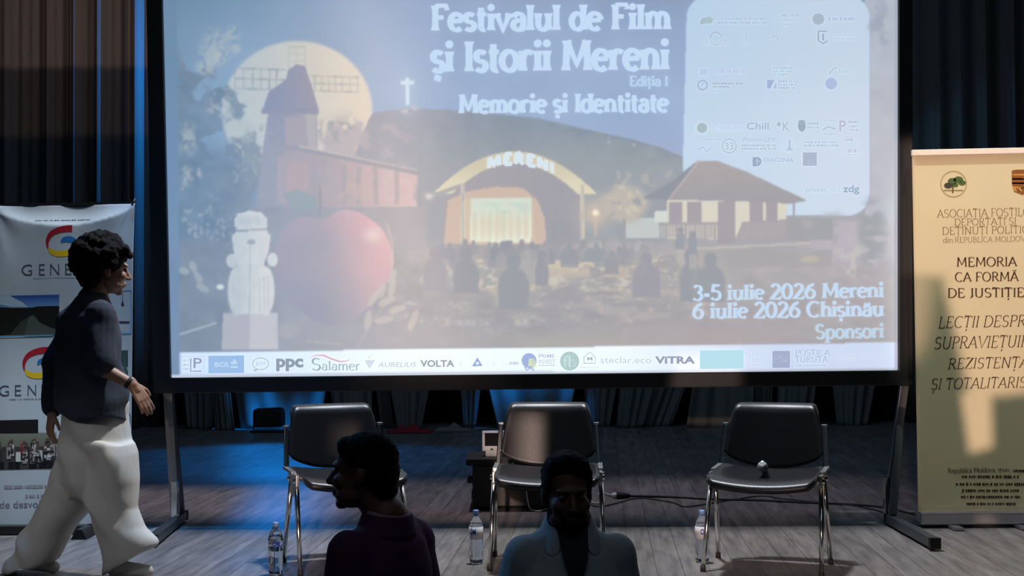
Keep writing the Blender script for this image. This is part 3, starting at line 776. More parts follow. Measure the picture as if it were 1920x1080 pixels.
# brick barn right of the mill
blend(pmask([(520, 292), (560, 278), (782, 322), (782, 392), (600, 396), (520, 380)]), mixc((168, 156, 164), (208, 184, 184), sstep(540, 790, PX)) + ((n3 - .5) * 9)[..., None])
blend(lmask([(520, 276), (560, 278), (782, 324)], 9), C3(152, 150, 162)); blend(lmask([(560, 274), (782, 319)], 2.5), C3(204, 190, 186), .9)
for x in (560, 585, 640, 668, 700, 740): blend(pmask([(x, 310), (x + 9, 312), (x + 9, 384), (x, 384)]), C3(160, 150, 160), .55)
blend(rmask(538, 304, 578, 372), C3(190, 158, 160), .6); blend(rmask(640, 336, 700, 372) & (n3 > .5), C3(196, 176, 170), .6)
blend(emask(800, 405, 26, 60, .4) * sstep(.35, .5, n2), C3(150, 150, 160), .9)
# ground
gnd = mixc((168, 162, 166), (152, 150, 158), sstep(470, 640, PY)) + ((n5 - .5) * 34 + (n2 - .5) * 16)[..., None]
gm = sstep(440, 462, PY + (n2 - .5) * 16); blend(gm * (PX > 700), gnd)
blend(gm * (PX <= 700) , mixc((120, 132, 146), (152, 152, 162), sstep(340, 640, PX)) + ((n2 - .5) * 20)[..., None])
blend(sstep(.48, .58, n5 * .6 + n3 * .4) * rmask(860, 486, 1270, 548), C3(212, 202, 178), .8)
blend(sstep(.56, .64, n6 * .5 + n5 * .5) * rmask(760, 500, 1330, 610), C3(198, 194, 190), .7); blend(sstep(.57, .65, n3 * .5 + n5 * .5) * rmask(760, 500, 1330, 640), C3(134, 138, 146), .6)
blend(sstep(.52, .64, n5) * rmask(860, 540, 1320, 600), C3(182, 174, 168), .6)
blend(rmask(1020, 492, 1180, 520) * sstep(.3, .5, n2), C3(204, 190, 166), .6)
blend(glow(1350, 640, 260, 60), C3(176, 156, 160), .7); blend(glow(1620, 560, 130, 60), C3(178, 160, 166), .6)
blend(glow(1060, 640, 160, 18), C3(176, 170, 158), .6); blend(glow(720, 650, 120, 60), C3(176, 166, 170), .6)
blend(pmask([(470, 388), (800, 388), (800, 470), (470, 470)]), mixc((140, 146, 158), (172, 164, 172), sstep(480, 780, PX)) + ((n2 - .5) * 16)[..., None])
# open-air stage shell
R_out = lambda x: 284 + 78 * ((x - 965) / 152.0) ** 2
shell = [(x, R_out(x)) for x in range(812, 1120, 6)]; inner = [(x, 306 + 58 * ((x - 965) / 118.0) ** 2) for x in range(1083, 846, -6)]
blend(pmask([(850, 362)] + [(x, 306 + 58 * ((x - 965) / 118.0) ** 2) for x in range(850, 1084, 6)] + [(1092, 362), (1092, 458), (830, 458), (830, 372)]), mixc((160, 152, 162), (146, 144, 158), sstep(880, 1080, PX)))
blend(pmask([(832, 458), (840, 376), (880, 358), (930, 350), (980, 352), (1008, 376), (1022, 410), (1024, 458)]), C3(204, 182, 166))
blend(pmask([(866, 458), (866, 372), (1000, 372), (1004, 458)]), C3(212, 194, 172), .6)
blend(rmask(882, 371, 996, 454), mixc((210, 218, 204), (228, 230, 214), sstep(380, 450, PY)))
for k, x in enumerate((890, 905, 918, 932, 944, 958, 972, 986)): blend(emask(x, 424, 6, 26, .4), C3(206 + 8 * (k % 2), 196, 172), .55)
blend(rmask(884, 380, 992, 402) & (n3 > .55), C3(190, 208, 196), .5)
blend(pmask(shell + inner), mixc((206, 196, 174), (220, 212, 186), sstep(300, 360, PY)))
blend(pmask([(812, 362), (866, 344), (866, 352), (800, 374)]), C3(170, 164, 166)); 
for x in (868, 1092): blend(rmask(x - 4, 346, x + 4, 458), C3(206, 202, 186)); blend(rmask(x - 1, 346, x + 1, 458), C3(164, 160, 164))
for x, y0 in ((1054, 380), (1040, 410), (1066, 420)): blend(emask(x, 440, 5, 30, .4), C3(140, 138, 152), .8)
blend(glow(1117, 400, 34, 34), C3(224, 200, 178), .75); blend(emask(1117, 399, 6, 6, .4), C3(244, 232, 204)); blend(rmask(1114, 404, 1119, 444), C3(206, 186, 166), .7)
blend(glow(804, 368, 9, 7), C3(220, 214, 206), .9)
# round tree and white shed
blend(rmask(1168, 408, 1252, 446), C3(192, 198, 196)); blend(rmask(1228, 392, 1256, 418), C3(208, 214, 208)); blend(pmask([(1190, 396), (1256, 372), (1256, 396)]), C3(144, 146, 160))
blend(sstep(.40, .52, n2 * .5 + n3 * .5 + .12) * emask(1170, 382, 46, 36, .25), C3(186, 180, 170)); blend(rmask(1168, 410, 1173, 448), C3(150, 144, 150))
blend(sstep(.55, .66, n3) * emask(1170, 376, 42, 30, .3), C3(204, 198, 180), .7)
# white panel for partners
def rr(x0, y0, x1, y1, r):
    p = []
    for cx, cy, a in ((x1 - r, y0 + r, -90), (x1 - r, y1 - r, 0), (x0 + r, y1 - r, 90), (x0 + r, y0 + r, 180)):
        p += [(cx + r * math.cos(R(a + k * 9)), cy + r * math.sin(R(a + k * 9))) for k in range(11)]
    return p
blend((PX > 1300) * (PY > 372) * sstep(480, 450, PY), C3(164, 162, 170) + ((n2 - .5) * 18)[..., None])
marg = mixc((176, 184, 196), (188, 188, 198), sstep(40, 300, PY)); blend((PX > 1622) * sstep(520, 440, PY), marg + ((n2 - .5) * 12)[..., None])
blend((PX > 1480) * sstep(405, 420, PY) * sstep(560, 440, PY) * sstep(1470, 1560, PX), C3(186, 180, 188) + ((n2 - .5) * 16)[..., None])
pan = mixc((182, 206, 228), (200, 212, 228), sstep(1290, 1620, PX) * .6 + sstep(0, 300, PY) * .4); pan = pan + (sstep(60, 330, PY) * 6)[..., None]
pp = [(x + (4 - 10 * min(max(y, 0), 400) / 400 if x < 1400 else 0), y) for x, y in rr(1284, -8, 1630, 404, 40)]
blend(pmask([(x + 2, y + 3) for x, y in pp]), C3(160, 172, 190), .6); blend(pmask(pp), pan)
# leaf sprigs in the right margin
for cx, cy, rx, ry in ((1652, 20, 11, 20), (1642, 50, 14, 12), (1658, 72, 9, 13), (1648, 40, 10, 10)): blend(emask(cx, cy, rx, ry, .5) * sstep(.3, .5, n3), C3(158, 164, 180), .8)
blend(emask(1636, 440, 26, 62, .4) * sstep(.42, .56, n2 * .5 + n5 * .5), C3(146, 152, 160), .85); blend(emask(1600, 488, 40, 34, .4) * sstep(.5, .62, n3), C3(194, 192, 188), .8)
blend(emask(1560, 430, 30, 30, .5) * sstep(.45, .6, n2), C3(168, 166, 168), .8)
# village house
blend(pmask([(1250, 374), (1476, 376), (1474, 416), (1468, 448), (1250, 448)]), C3(214, 210, 196))
blend(pmask([(1205, 372), (1262, 338), (1308, 301), (1330, 303), (1262, 376)]), C3(118, 126, 146))
blend(pmask([(1252, 374), (1308, 301), (1346, 302), (1400, 322), (1514, 376), (1480, 382), (1400, 378)]), mixc((166, 156, 158), (152, 146, 154), sstep(310, 378, PY)) + ((n5 - .5) * 6)[..., None])
blend(lmask([(1254, 374), (1310, 302)], 2.5), C3(202, 192, 190), .7)
for x0, x1, y1 in ((1254, 1280, 420), (1289, 1316, 418), (1346, 1378, 458), (1405, 1430, 418), (1437, 1458, 416)): blend(rmask(x0, 378, x1, y1), C3(152, 142, 154), .92)
blend(rmask(1487, 380, 1490, 408), C3(140, 146, 156))
blend(pmask([(1234, 418), (1346, 416), (1346, 448), (1234, 446)]) & ((np.mod(PX, 6) < 4) | (PY < 422)), C3(160, 150, 158), .85)
blend(pmask([(1392, 416), (1500, 410), (1520, 452), (1378, 450)]), C3(160, 150, 158), .85); blend(rmask(1478, 408, 1560, 450) * sstep(.3, .5, n2), C3(148, 150, 158), .8)
blend(lmask([(1306, 466), (1420, 461), (1520, 456)], 4), C3(196, 190, 180), .8); blend(rmask(1300, 468, 1560, 500) * sstep(.35, .5, n5), C3(160, 154, 160), .7)
blend(emask(1519, 486, 18, 7, .4), C3(190, 184, 160), .8)
# crowd sitting on the grass
rs = random.Random(5)
def sit(x, y, h, w_, col, al=.95):
    blend(emask(x, y + h * .14, h * .13, h * .16, .12), col, al); blend(np.maximum(emask(x, y + h * .62, w_ * .5, h * .38, .1), pmask([(x - w_ * .42, y + h * .6), (x + w_ * .42, y + h * .6), (x + w_ * .5, y + h), (x - w_ * .5, y + h)])), col, al)
for k in range(54):
    x = rs.uniform(806, 1215); y = rs.uniform(448, 470); h = rs.uniform(24, 40); c = rs.choice((C3(134, 134, 150), C3(142, 142, 156), C3(150, 148, 158), C3(176, 176, 180), C3(128, 132, 148)))
    sit(x, y, h, h * rs.uniform(.55, .8), c)
for x, y, h, w_, c in ((816, 462, 84, 44, C3(150, 148, 158)), (874, 466, 84, 50, C3(130, 134, 148)), (990, 468, 62, 30, C3(168, 166, 170)), (1016, 470, 66, 26, C3(136, 136, 152)), (1068, 456, 40, 36, C3(136, 138, 154)), (1118, 456, 36, 46, C3(134, 142, 156)), (1147, 470, 44, 28, C3(140, 138, 152)), (1212, 474, 84, 54, C3(142, 138, 154)), (1296, 466, 100, 44, C3(132, 136, 152)), (1332, 474, 92, 56, C3(132, 138, 152)), (963, 476, 104, 60, C3(134, 138, 152))):
    blend(emask(x, y + h * .5, w_ * .62, h * .6, .3), C3(198, 190, 176), .25); sit(x, y, h, w_, c)
for x, y in ((1276, 428), (1299, 436)): blend(emask(x, y + 4, 6, 7, .2), C3(138, 138, 152)); blend(rmask(x - 8, y + 10, x + 8, y + 40), C3(138, 142, 158)); blend(rmask(x - 6, y + 40, x - 1, y + 68) | rmask(x + 1, y + 40, x + 6, y + 68), C3(186, 182, 174), .8)
rg = np.sqrt((PX - 1251) ** 2 + (PY - 498) ** 2); blend((np.abs(rg - 18) < 1.8), C3(150, 146, 152)); rg = np.sqrt((PX - 1196) ** 2 + (PY - 500) ** 2); blend((np.abs(rg - 14) < 1.6), C3(158, 152, 156))
# the big apple
def apple(k=1.0):
    p = []
    for i in range(90):
        a = 2 * math.pi * i / 90; c, s_ = math.cos(a), math.sin(a)
        rx = 114 * (1 - .10 * max(0, s_) ** 2); r_ = 1.0
        x = 624 + rx * c * (1 - .18 * max(0, s_)); y = 492 + (118 if s_ > 0 else 104) * s_
        if s_ < 0: y += 22 * math.exp(-((x - 604) / 30.0) ** 2)
        p.append((x, y))
    return p
acol = mixc((158, 148, 164), (212, 176, 178), sstep(560, 735, PX)); acol = acol - (sstep(480, 605, PY) * 16)[..., None] * C3(1.4, .7, .4) + ((n4 - .5) * 8)[..., None]
acol = acol + (sstep(470, 395, PY) * 8)[..., None] * C3(1.6, .6, .6)
blend(pmask(apple()), acol); blend(glow(700, 440, 16, 14), C3(226, 210, 204), .8); blend(glow(640, 396, 60, 9) * pmask(apple()), C3(196, 182, 184), .5)
blend(lmask([(726, 420), (737, 462), (735, 520)], 3), C3(214, 194, 188), .6)
blend(lmask([(599, 352), (601, 374), (600, 402)], 5), C3(146, 138, 148)); blend(pmask([(530, 364), (556, 354), (584, 364), (598, 378), (590, 394), (560, 398), (542, 384)]), C3(136, 156, 162), .9)
# white stone sculpture
sc_ = mixc((188, 196, 198), (204, 206, 204), sstep(440, 500, PX)) + ((n3 - .5) * 10)[..., None]
blend(pmask([(418, 588), (520, 586), (522, 656), (416, 656)]), mixc((172, 172, 178), (190, 188, 192), (PX > 468).astype(float)))
for p in ([(434, 440), (508, 440), (504, 470), (496, 492), (500, 588), (440, 588), (446, 500), (438, 470)], [(440, 410), (446, 400), (458, 398), (466, 394), (474, 396), (490, 398), (500, 408), (502, 426), (496, 430), (444, 430), (440, 424)], [(442, 434), (500, 432), (508, 446), (434, 448)]): blend(pmask(p), sc_)
for cx, cy, rx, ry in ((435, 489, 11, 13), (511, 487, 10, 13), (444, 545, 17, 46), (498, 545, 17, 46)): blend(emask(cx, cy, rx, ry, .08), sc_ - (4 if cx < 470 else -2))
blend(lmask([(442, 432), (500, 430)], 3), C3(160, 166, 174), .8); blend(emask(471, 454, 8, 5, .3), C3(150, 158, 166), .9); blend(lmask([(469, 462), (467, 656)], 2.5), C3(166, 172, 180), .7)
for x in (438, 446, 486, 494, 502): blend(lmask([(x, 520), (x + 2, 584)], 2), C3(174, 180, 186), .7)
for x in (452, 466, 482): blend(emask(x, 414, 7, 9, .4), C3(178, 186, 190), .6)
# leaf sprays in the foreground
for (x, y), an, L in (((700, 560), 60, 34), ((716, 545), 70, 30), ((735, 540), 75, 34), ((725, 565), 25, 36), ((745, 580), 20, 36), ((720, 600), 10, 36), ((690, 600), 80, 40), ((775, 600), 70, 44), ((735, 520), 65, 30), ((372, 520), 120, 24), ((380, 540), 150, 26), ((345, 508), 160, 20), ((362, 500), 110, 24)):
    ca, sa = math.cos(R(an)), math.sin(R(an)); u_ = (PX - x) * ca - (PY - y) * sa; v_ = (PX - x) * sa + (PY - y) * ca
    blend((u_ / (L * .5)) ** 2 + (v_ / 6.5) ** 2 < 1, C3(196, 190, 182) if x > 500 else C3(160, 168, 172), .75)
blend(lmask([(672, 650), (700, 600), (730, 560), (742, 520)], 2.5), C3(190, 184, 178), .7)
blend(lmask([(334, 628), (404, 606)], 4), C3(170, 180, 188), .8); blend(emask(413, 538, 7, 5, .4), C3(206, 214, 216)); blend(emask(540, 620, 22, 14, .5), C3(176, 172, 172), .6); blend(lmask([(575, 640), (640, 645)], 3), C3(186, 182, 182), .7)
hz_ = (sstep(215, 330, PY) * sstep(360, 620, PX) * .48)[..., None]; IMG = np.where(IMG < 172, IMG + (172 - IMG) * hz_, IMG)  # washed-out haze painted into the poster's lower darks
# sponsor strip along the bottom
ytop = 661 - 19.0 / 1345 * (PX - 335); ybt = 702 - 11.0 / 1330 * (PX - 335)
strip = mixc((206, 224, 248), (238, 249, 255), sstep(340, 760, PX)); strip = strip + (C3(204, 216, 240) - C3(238, 249, 255)) * sstep(1120, 1480, PX)[..., None]
blend((PY > ytop) & (PY < ybt), strip)
# border of the cloth around the picture, projector spill painted into its colour
bl = sstep(3, -2, PX - (331 + 6 / 700.0 * PY)); blend(bl, mixc((104, 136, 166), (112, 134, 160), sstep(0, 700, PY)) + ((n1 - .5) * 8)[..., None])
blend((PX > 1677).astype(float), C3(160, 168, 184), .7); blend(PY > ybt, C3(200, 208, 222) - 26 * sstep(1300, 1600, PX)[..., None], .9)
# the optics of a projector are soft: average neighbouring points
def blur(a):
    b = np.pad(a, ((1, 1), (1, 1), (0, 0)), 'edge'); b = (b[:-2] + 2 * b[1:-1] + b[2:]) / 4; return (b[:, :-2] + 2 * b[:, 1:-1] + b[:, 2:]) / 4
IMG = blur(np.clip(IMG, 0, 255))
SCREEN_GAIN = 1.0
LIN = np.concatenate([srgb(IMG) * SCREEN_GAIN, np.ones(PX.shape + (1,))], -1).astype(np.float32)
def build_screen_cloth():
    H, Wd = PX.shape
    d = np.array([list(_f + _r * 0 + _u * 0)]); 
    u = (PX - 960) / F; v = (540 - PY) / F
    D = np.array(_f)[None, None] + u[..., None] * np.array(_r) + v[..., None] * np.array(_u)
    P = np.array(CAM) + D * ((SY - CAM.y) / D[..., 1])[..., None] - np.array(screen.location)
    me = bpy.data.meshes.new('screen_cloth'); n = H * Wd
    idx = np.arange(n).reshape(H, Wd); q = np.stack([idx[1:, :-1], idx[1:, 1:], idx[:-1, 1:], idx[:-1, :-1]], -1).reshape(-1)
    nf = (H - 1) * (Wd - 1)
    me.vertices.add(n); me.vertices.foreach_set('co', P.reshape(-1).astype(np.float32))
    me.loops.add(nf * 4); me.loops.foreach_set('vertex_index', q.astype(np.int32))
    me.polygons.add(nf); me.polygons.foreach_set('loop_start', np.arange(0, nf * 4, 4, dtype=np.int32)); me.polygons.foreach_set('loop_total', np.full(nf, 4, np.int32))
    me.update(calc_edges=True)
    a = me.color_attributes.new('Col', 'FLOAT_COLOR', 'POINT'); a.data.foreach_set('color', LIN.ravel())
    me.materials.append(MT['light']); me.validate()
    o = bpy.data.objects.new('screen_cloth', me); COL.objects.link(o); o.parent = screen
    o['label'] = 'white screen cloth showing the projected festival poster'
build_screen_cloth()

def gain(c): return tuple(x * SCREEN_GAIN for x in c[:3]) + (1,)
E = lambda *c: gain(lin(*c))
mp = lambda x, y: S3(x, y, 0.004)
def letters(name, fn, label=None, gap=14):
    mb = MB(); fn(mb)
    for part in split_prints(mb, gap / 326.0):
        o = obj(name, part, MT['lightdark'], screen, world=True, colors=True)
        if label: o['label'] = label
TW = E(196, 220, 244)
def f_title(mb):
    serif(mb, 'Festivalul de Film', 808, 1258, 57, 46, 'title', TW, mp, 0, -.006)
    serif(mb, 'și Istorii Mereni', 808, 1255, 134, 55, 'title', TW, mp, 0, -.010)
    serif(mb, 'Ediția I', 1180, 1253, 161, 18, 'bold', E(184, 210, 234), mp)
    serif(mb, 'Memorie și Identitate', 860, 1253, 212, 34, 'title', TW, mp, 0, -.008)
letters('title_lettering', f_title, 'pale blue festival title lettering', 9)
def f_date(mb):
    serif(mb, '3-5 iulie 2026 Mereni', 1298, 1657, 563, 27, 'bold', TW, mp, 0, -.018)
    serif(mb, '6 iulie 2026 Chișinău', 1298, 1657, 597, 28, 'bold', TW, mp, 0, -.014)
    serif(mb, 'Sponsori', 1528, 1657, 635, 26, 'bold', E(190, 214, 234), mp, 0, -.02)
letters('date_lettering', f_date, 'pale blue date lettering', 6)
def f_arch(mb):
    w_ = [('M', 27), ('E', 18), ('R', 20), ('E', 18), ('N', 22), ('I', 8)]; x = 913
    for ch, ww in w_:
        cx = x + ww / 2; dy = R_out(cx) + 4 + .0; sp = 2 * 78 / 152.0 ** 2 * (cx - 965)
        def mq(a, b, cx=cx, dy=dy, sp=sp): return mp(a, b + dy + sp * (a - cx))
        serif(mb, ch, x, x + ww, 19.5, 19, 'block', E(214, 230, 242), mq); x += ww + 2.6
letters('arch_lettering', f_arch, None, 14)
SLP = -0.0105
def f_spons(mb):
    g = lambda c: E(*[a * .7 + b * .3 for a, b in zip(c, (228, 240, 252))]); gr = g((150, 160, 176)); dk = g((112, 124, 142))
    frame_rect(mb, 341, 668, 383, 700, 1, g((170, 184, 208)), mp); dashes(mb, 344, 354, 676, 4, g((178, 186, 206)), mp, 1); dashes(mb, 344, 354, 684, 4, g((178, 186, 206)), mp, 2); dashes(mb, 344, 354, 692, 4, g((178, 186, 206)), mp, 3)
    sans(mb, 'P', 363, 379, 671, 690, g((122, 122, 160)), mp, .01); ribbon(mb, [(358, 672), (358, 696), (378, 696)], 3, g((140, 138, 172)), mp)
    rect(mb, 391, 667, 458, 700, g((126, 170, 224)), mp, SLP); sans(mb, 'BCR', 403, 430, 679, 688, g((190, 220, 246)), mp, .03); ribbon(mb, [(432, 688), (446, 688)], 3, g((190, 220, 246)), mp); rect(mb, 433, 678, 445, 683, g((190, 220, 246)), mp); rect(mb, 438, 674, 442, 678, g((190, 220, 246)), mp)
    ring(mb, 489, 682, 15, 2.4, g((176, 190, 186)), mp, 0, 360, 11); sans(mb, 'gust', 480, 499, 678, 686, g((166, 176, 184)), mp); disc(mb, 479, 694, 4, g((170, 178, 184)), mp, 2)
    sans(mb, 'ppc', 518, 569, 672, 696, dk, mp, .045, 0)
    serif(mb, 'S', 583, 603, 694, 22, 'serif', g((128, 146, 168)), mp); serif(mb, 'alamer', 603, 676, 694, 17, 'serif', g((140, 156, 176)), mp)
    ribbon(mb, [(580, 672), (592, 666), (606, 666), (622, 673), (638, 678), (650, 677), (658, 673)], [.6, 2, 3.4, 3.6, 3, 2, .6], g((220, 160, 180)), mp)
    poly(mb, [(683, 675), (704, 675), (693, 692)], g((210, 218, 232)), mp); ribbon(mb, [(690, 672), (698, 664)], 1.4, g((206, 216, 230)), mp)
    sans(mb, 'AURELIUS', 709, 779, 679, 688, g((160, 174, 192)), mp, .0, 0, 2)
    sans(mb, 'VOLTA', 788, 852, 675, 688, g((128, 140, 146)), mp, .035)
    for k, x in enumerate((862, 880, 910, 925, 938, 948)): sans(mb, 'ECCEON'[k], x, x + 7, 680, 687, g((212, 226, 240)), mp)
    poly(mb, [(885, 687), (905, 686), (895, 670)], g((120, 142, 204)), mp); disc(mb, 895, 681, 3.6, g((236, 248, 255)), mp)
    dashes(mb, 955, 972, 681, 6, g((186, 194, 212)), mp, 9)
    disc(mb, 992, 676, 14, g((136, 156, 214)), mp); poly(mb, [(992, 672), (1001, 672), (1006, 688), (990, 686)], g((218, 226, 150)), mp); disc(mb, 1003, 678, 4, g((190, 206, 190)), mp)
    ribbon(mb, [(984, 688), (988, 694), (994, 690), (1002, 696), (998, 688)], 3, g((140, 156, 212)), mp)
    sans(mb, 'PRIME', 1010, 1040, 664, 671, g((168, 180, 216)), mp, .02); sans(mb, 'INVEST', 1010, 1041, 674, 682, g((168, 180, 216)), mp, .01); rect(mb, 1010, 684, 1041, 686, g((190, 200, 226)), mp)
    disc(mb, 1068, 677, 18, g((160, 192, 188)), mp); sans(mb, 'fb', 1056, 1080, 667, 688, g((214, 236, 232)), mp)
    ribbon(mb, [(1095, 681), (1095, 669), (1106, 660), (1116, 669), (1116, 681), (1095, 681)], 1.6, g((162, 172, 192)), mp); sans(mb, 'M', 1101, 1111, 669, 676, g((150, 160, 184)), mp, .02); dashes(mb, 1088, 1122, 689, 1.8, g((200, 206, 222)), mp, 3); dashes(mb, 1096, 1116, 693, 1.4, g((206, 212, 226)), mp, 4)
    sans(mb, 'steclar.eco', 1126, 1221, 669, 681, g((176, 184, 214)), mp)
    sans(mb, 'ViTRA', 1228, 1303, 668, 682, g((120, 128, 150)), mp, .04)
    rect(mb, 1312, 657, 1394, 692, g((166, 218, 232)), mp, SLP)
    frame_rect(mb, 1404, 656, 1437, 690, 1.2, g((188, 196, 222)), mp); sans(mb, 'TRU', 1408, 1431, 659, 668, g((184, 194, 216)), mp); sans(mb, 'XEC', 1408, 1431, 671, 680, g((184, 194, 216)), mp); rect(mb, 1408, 683, 1431, 685, g((196, 204, 226)), mp)
    rect(mb, 1448, 658, 1481, 690, g((138, 150, 184)), mp, SLP); serif(mb, 'PSI', 1450, 1477, 679, 12, 'serif', g((166, 178, 206)), mp); rect(mb, 1484, 656, 1485.5, 690, g((170, 184, 204)), mp)
    serif(mb, 'POSTICA', 1490, 1556, 666, 10, 'serif', g((146, 164, 186)), mp); serif(mb, 'TURUTA', 1490, 1552, 679, 11, 'serif', g((146, 164, 186)), mp); rect(mb, 1490, 684, 1550, 686, g((168, 192, 214)), mp)
    sans(mb, 'VIDEO', 1570, 1606, 666, 674, g((182, 192, 214)), mp); sans(mb, 'JURNAL', 1616, 1662, 665, 673, g((182, 192, 214)), mp)
letters('sponsor_logo', f_spons, None, 6.5)
def f_part(mb):
    g = lambda c: E(*[a * .58 + b * .42 for a, b in zip(c, (194, 211, 231))]); a = g((164, 184, 206)); b = g((178, 196, 214)); d = g((146, 160, 178))
    poly(mb, [(1312, 42), (1316, 34), (1330, 31), (1338, 36), (1334, 44), (1320, 45)], g((152, 182, 178)), mp); disc(mb, 1316, 42, 4, d, mp); dashes(mb, 1344, 1438, 36, 4, a, mp, 1); dashes(mb, 1346, 1437, 43, 4, a, mp, 2)
    dashes(mb, 1464, 1497, 29, 6, g((168, 186, 208)), mp, 3); dashes(mb, 1464, 1494, 38, 4, b, mp, 4); dashes(mb, 1466, 1484, 46, 4, b, mp, 5)
    disc(mb, 1534, 36, 11, g((152, 166, 176)), mp); dashes(mb, 1553, 1603, 36, 7, g((166, 182, 210)), mp, 6)
    ring(mb, 1342, 72, 11, 3, g((160, 178, 190)), mp, 180, 350); ring(mb, 1342, 76, 9, 4, g((186, 206, 204)), mp, 0, 180); dashes(mb, 1318, 1374, 83, 3, b, mp, 7)
    rect(mb, 1396, 64, 1399, 78, b, mp); dashes(mb, 1388, 1412, 82, 3, b, mp, 8); ring(mb, 1453, 73, 5, 2.5, a, mp, 180, 420)
    ribbon(mb, [(1533, 59), (1551, 59)], 3, d, mp); ribbon(mb, [(1534, 59), (1534, 76), (1543, 82), (1551, 77)], 3.5, d, mp); sans(mb, 'I', 1541, 1545, 63, 76, g((134, 156, 178)), mp, .05); dashes(mb, 1562, 1604, 67, 3, b, mp, 10); dashes(mb, 1562, 1604, 73, 3, b, mp, 11)
    rect(mb, 1312, 129, 1326, 141, g((174, 204, 230)), mp); dashes(mb, 1338, 1396, 134, 8, g((178, 192, 220)), mp, 12)
    ring(mb, 1317, 160, 8.5, 3, g((142, 168, 196)), mp); ribbon(mb, [(1314, 162), (1317, 158), (1320, 156)], 2, g((150, 174, 200)), mp); dashes(mb, 1336, 1392, 157, 3, d, mp, 13); dashes(mb, 1336, 1368, 163, 3, d, mp, 14); dashes(mb, 1336, 1352, 171, 2.5, b, mp, 15)
    for k in range(3): dashes(mb, 1450, 1487 - k * 3, 128 + 6 * k, 4, g((164, 192, 206)), mp, 16 + k)
    poly(mb, [(1438, 150), (1452, 150), (1444, 166), (1438, 166)], g((142, 160, 200)), mp); poly(mb, [(1455, 155), (1456, 166), (1449, 166)], g((164, 178, 206)), mp)
    for k in range(3): dashes(mb, 1459, 1494 - k * 2, 153 + 6 * k, 4, a, mp, 20 + k)
    ribbon(mb, [(1553, 140), (1562, 130), (1570, 126)], 4, g((174, 202, 206)), mp); dashes(mb, 1572, 1598, 134, 7, g((184, 208, 216)), mp, 24); disc(mb, 1558, 157, 11, g((160, 174, 212)), mp)
    disc(mb, 1316, 240, 9.5, g((152, 172, 172)), mp); ring(mb, 1316, 240, 11, 1.6, g((196, 216, 206)), mp); dashes(mb, 1336, 1388, 240, 9, g((190, 208, 232)), mp, 25)
    sans(mb, 'Chill', 1400, 1441, 230, 243, d, mp, .01); disc(mb, 1460, 233, 4, g((160, 174, 184)), mp); sans(mb, 'K', 1467, 1481, 229, 246, g((168, 182, 196)), mp, .02)
    disc(mb, 1503, 236, 7.5, g((132, 150, 164)), mp, 11); poly(mb, [(1497, 226), (1509, 226), (1510, 234), (1496, 234)], g((140, 156, 170)), mp); dashes(mb, 1513, 1536, 232, 4, a, mp, 26); dashes(mb, 1513, 1534, 239, 4, a, mp, 27)
    dashes(mb, 1544, 1562, 227, 3, b, mp, 28); ribbon(mb, [(1542, 244), (1552, 238), (1566, 242)], 3, a, mp); dashes(mb, 1544, 1566, 252, 3, b, mp, 29)
    sans(mb, 'P', 1573, 1586, 226, 247, g((184, 176, 200)), mp, .02); dashes(mb, 1590, 1611, 229, 4, g((166, 178, 196)), mp, 30); dashes(mb, 1590, 1609, 237, 4, g((176, 184, 204)), mp, 31); dashes(mb, 1592, 1608, 244, 4, g((180, 186, 206)), mp, 32)
    dashes(mb, 1318, 1352, 262, 3, b, mp, 33); ribbon(mb, [(1308, 280), (1318, 276), (1324, 284), (1333, 277)], 2.5, g((168, 188, 222)), mp)
    ring(mb, 1367, 274, 13, 2.4, g((168, 186, 204)), mp); sans(mb, '33', 1359, 1375, 267, 281, g((166, 186, 200)), mp, .01)
    sans(mb, 'Promo-LEX', 1392, 1453, 258, 266, g((158, 172, 198)), mp, .01, 0, 2); [dashes(mb, 1390, 1455, 273 + 6 * k, 4, g((166, 184, 202)), mp, 34 + k) for k in range(2)]
    ring(mb, 1480, 271, 13, 1.4, g((192, 204, 226)), mp); poly(mb, [(1478, 262), (1482, 262), (1482, 276), (1487, 282), (1473, 282), (1478, 276)], g((172, 188, 212)), mp)
    dashes(mb, 1506, 1570, 267, 4, b, mp, 37); dashes(mb, 1506, 1572, 273, 4, a, mp, 38)
    frame_rect(mb, 1580, 257, 1610, 290, 1.4, g((200, 202, 222)), mp); dashes(mb, 1583, 1599, 262, 6, g((186, 190, 214)), mp, 39); dashes(mb, 1589, 1610, 283, 7, g((190, 190, 214)), mp, 40)
    disc(mb, 1419, 303, 8.5, g((128, 144, 174)), mp); rect(mb, 1411, 295, 1419, 312, g((128, 144, 174)), mp); rect(mb, 1417.5, 297, 1420.5, 309, g((190, 204, 226)), mp); rect(mb, 1413, 301.5, 1425, 304.5, g((190, 204, 226)), mp)
    sans(mb, 'DIACONIA', 1432, 1487, 296, 304, g((152, 168, 196)), mp, .015); dashes(mb, 1432, 1487, 308, 1.6, b, mp, 41)
    rect(mb, 1505, 286, 1531, 311, g((160, 164, 186)), mp); frame_rect(mb, 1509, 290, 1527, 307, 1.6, g((184, 190, 208)), mp); rect(mb, 1514, 297, 1516.5, 307, g((184, 190, 208)), mp); rect(mb, 1520, 297, 1522.5, 307, g((184, 190, 208)), mp)
    sans(mb, 'privesc', 1509, 1548, 352, 363, g((160, 182, 206)), mp, 0, -.02, 2); sans(mb, '.eu', 1552, 1574, 352, 360, g((186, 204, 226)), mp, 0, -.02); sans(mb, 'zdg', 1580, 1611, 347, 365, g((138, 156, 176)), mp, .03)
letters('partner_logo', f_part, None, 7)

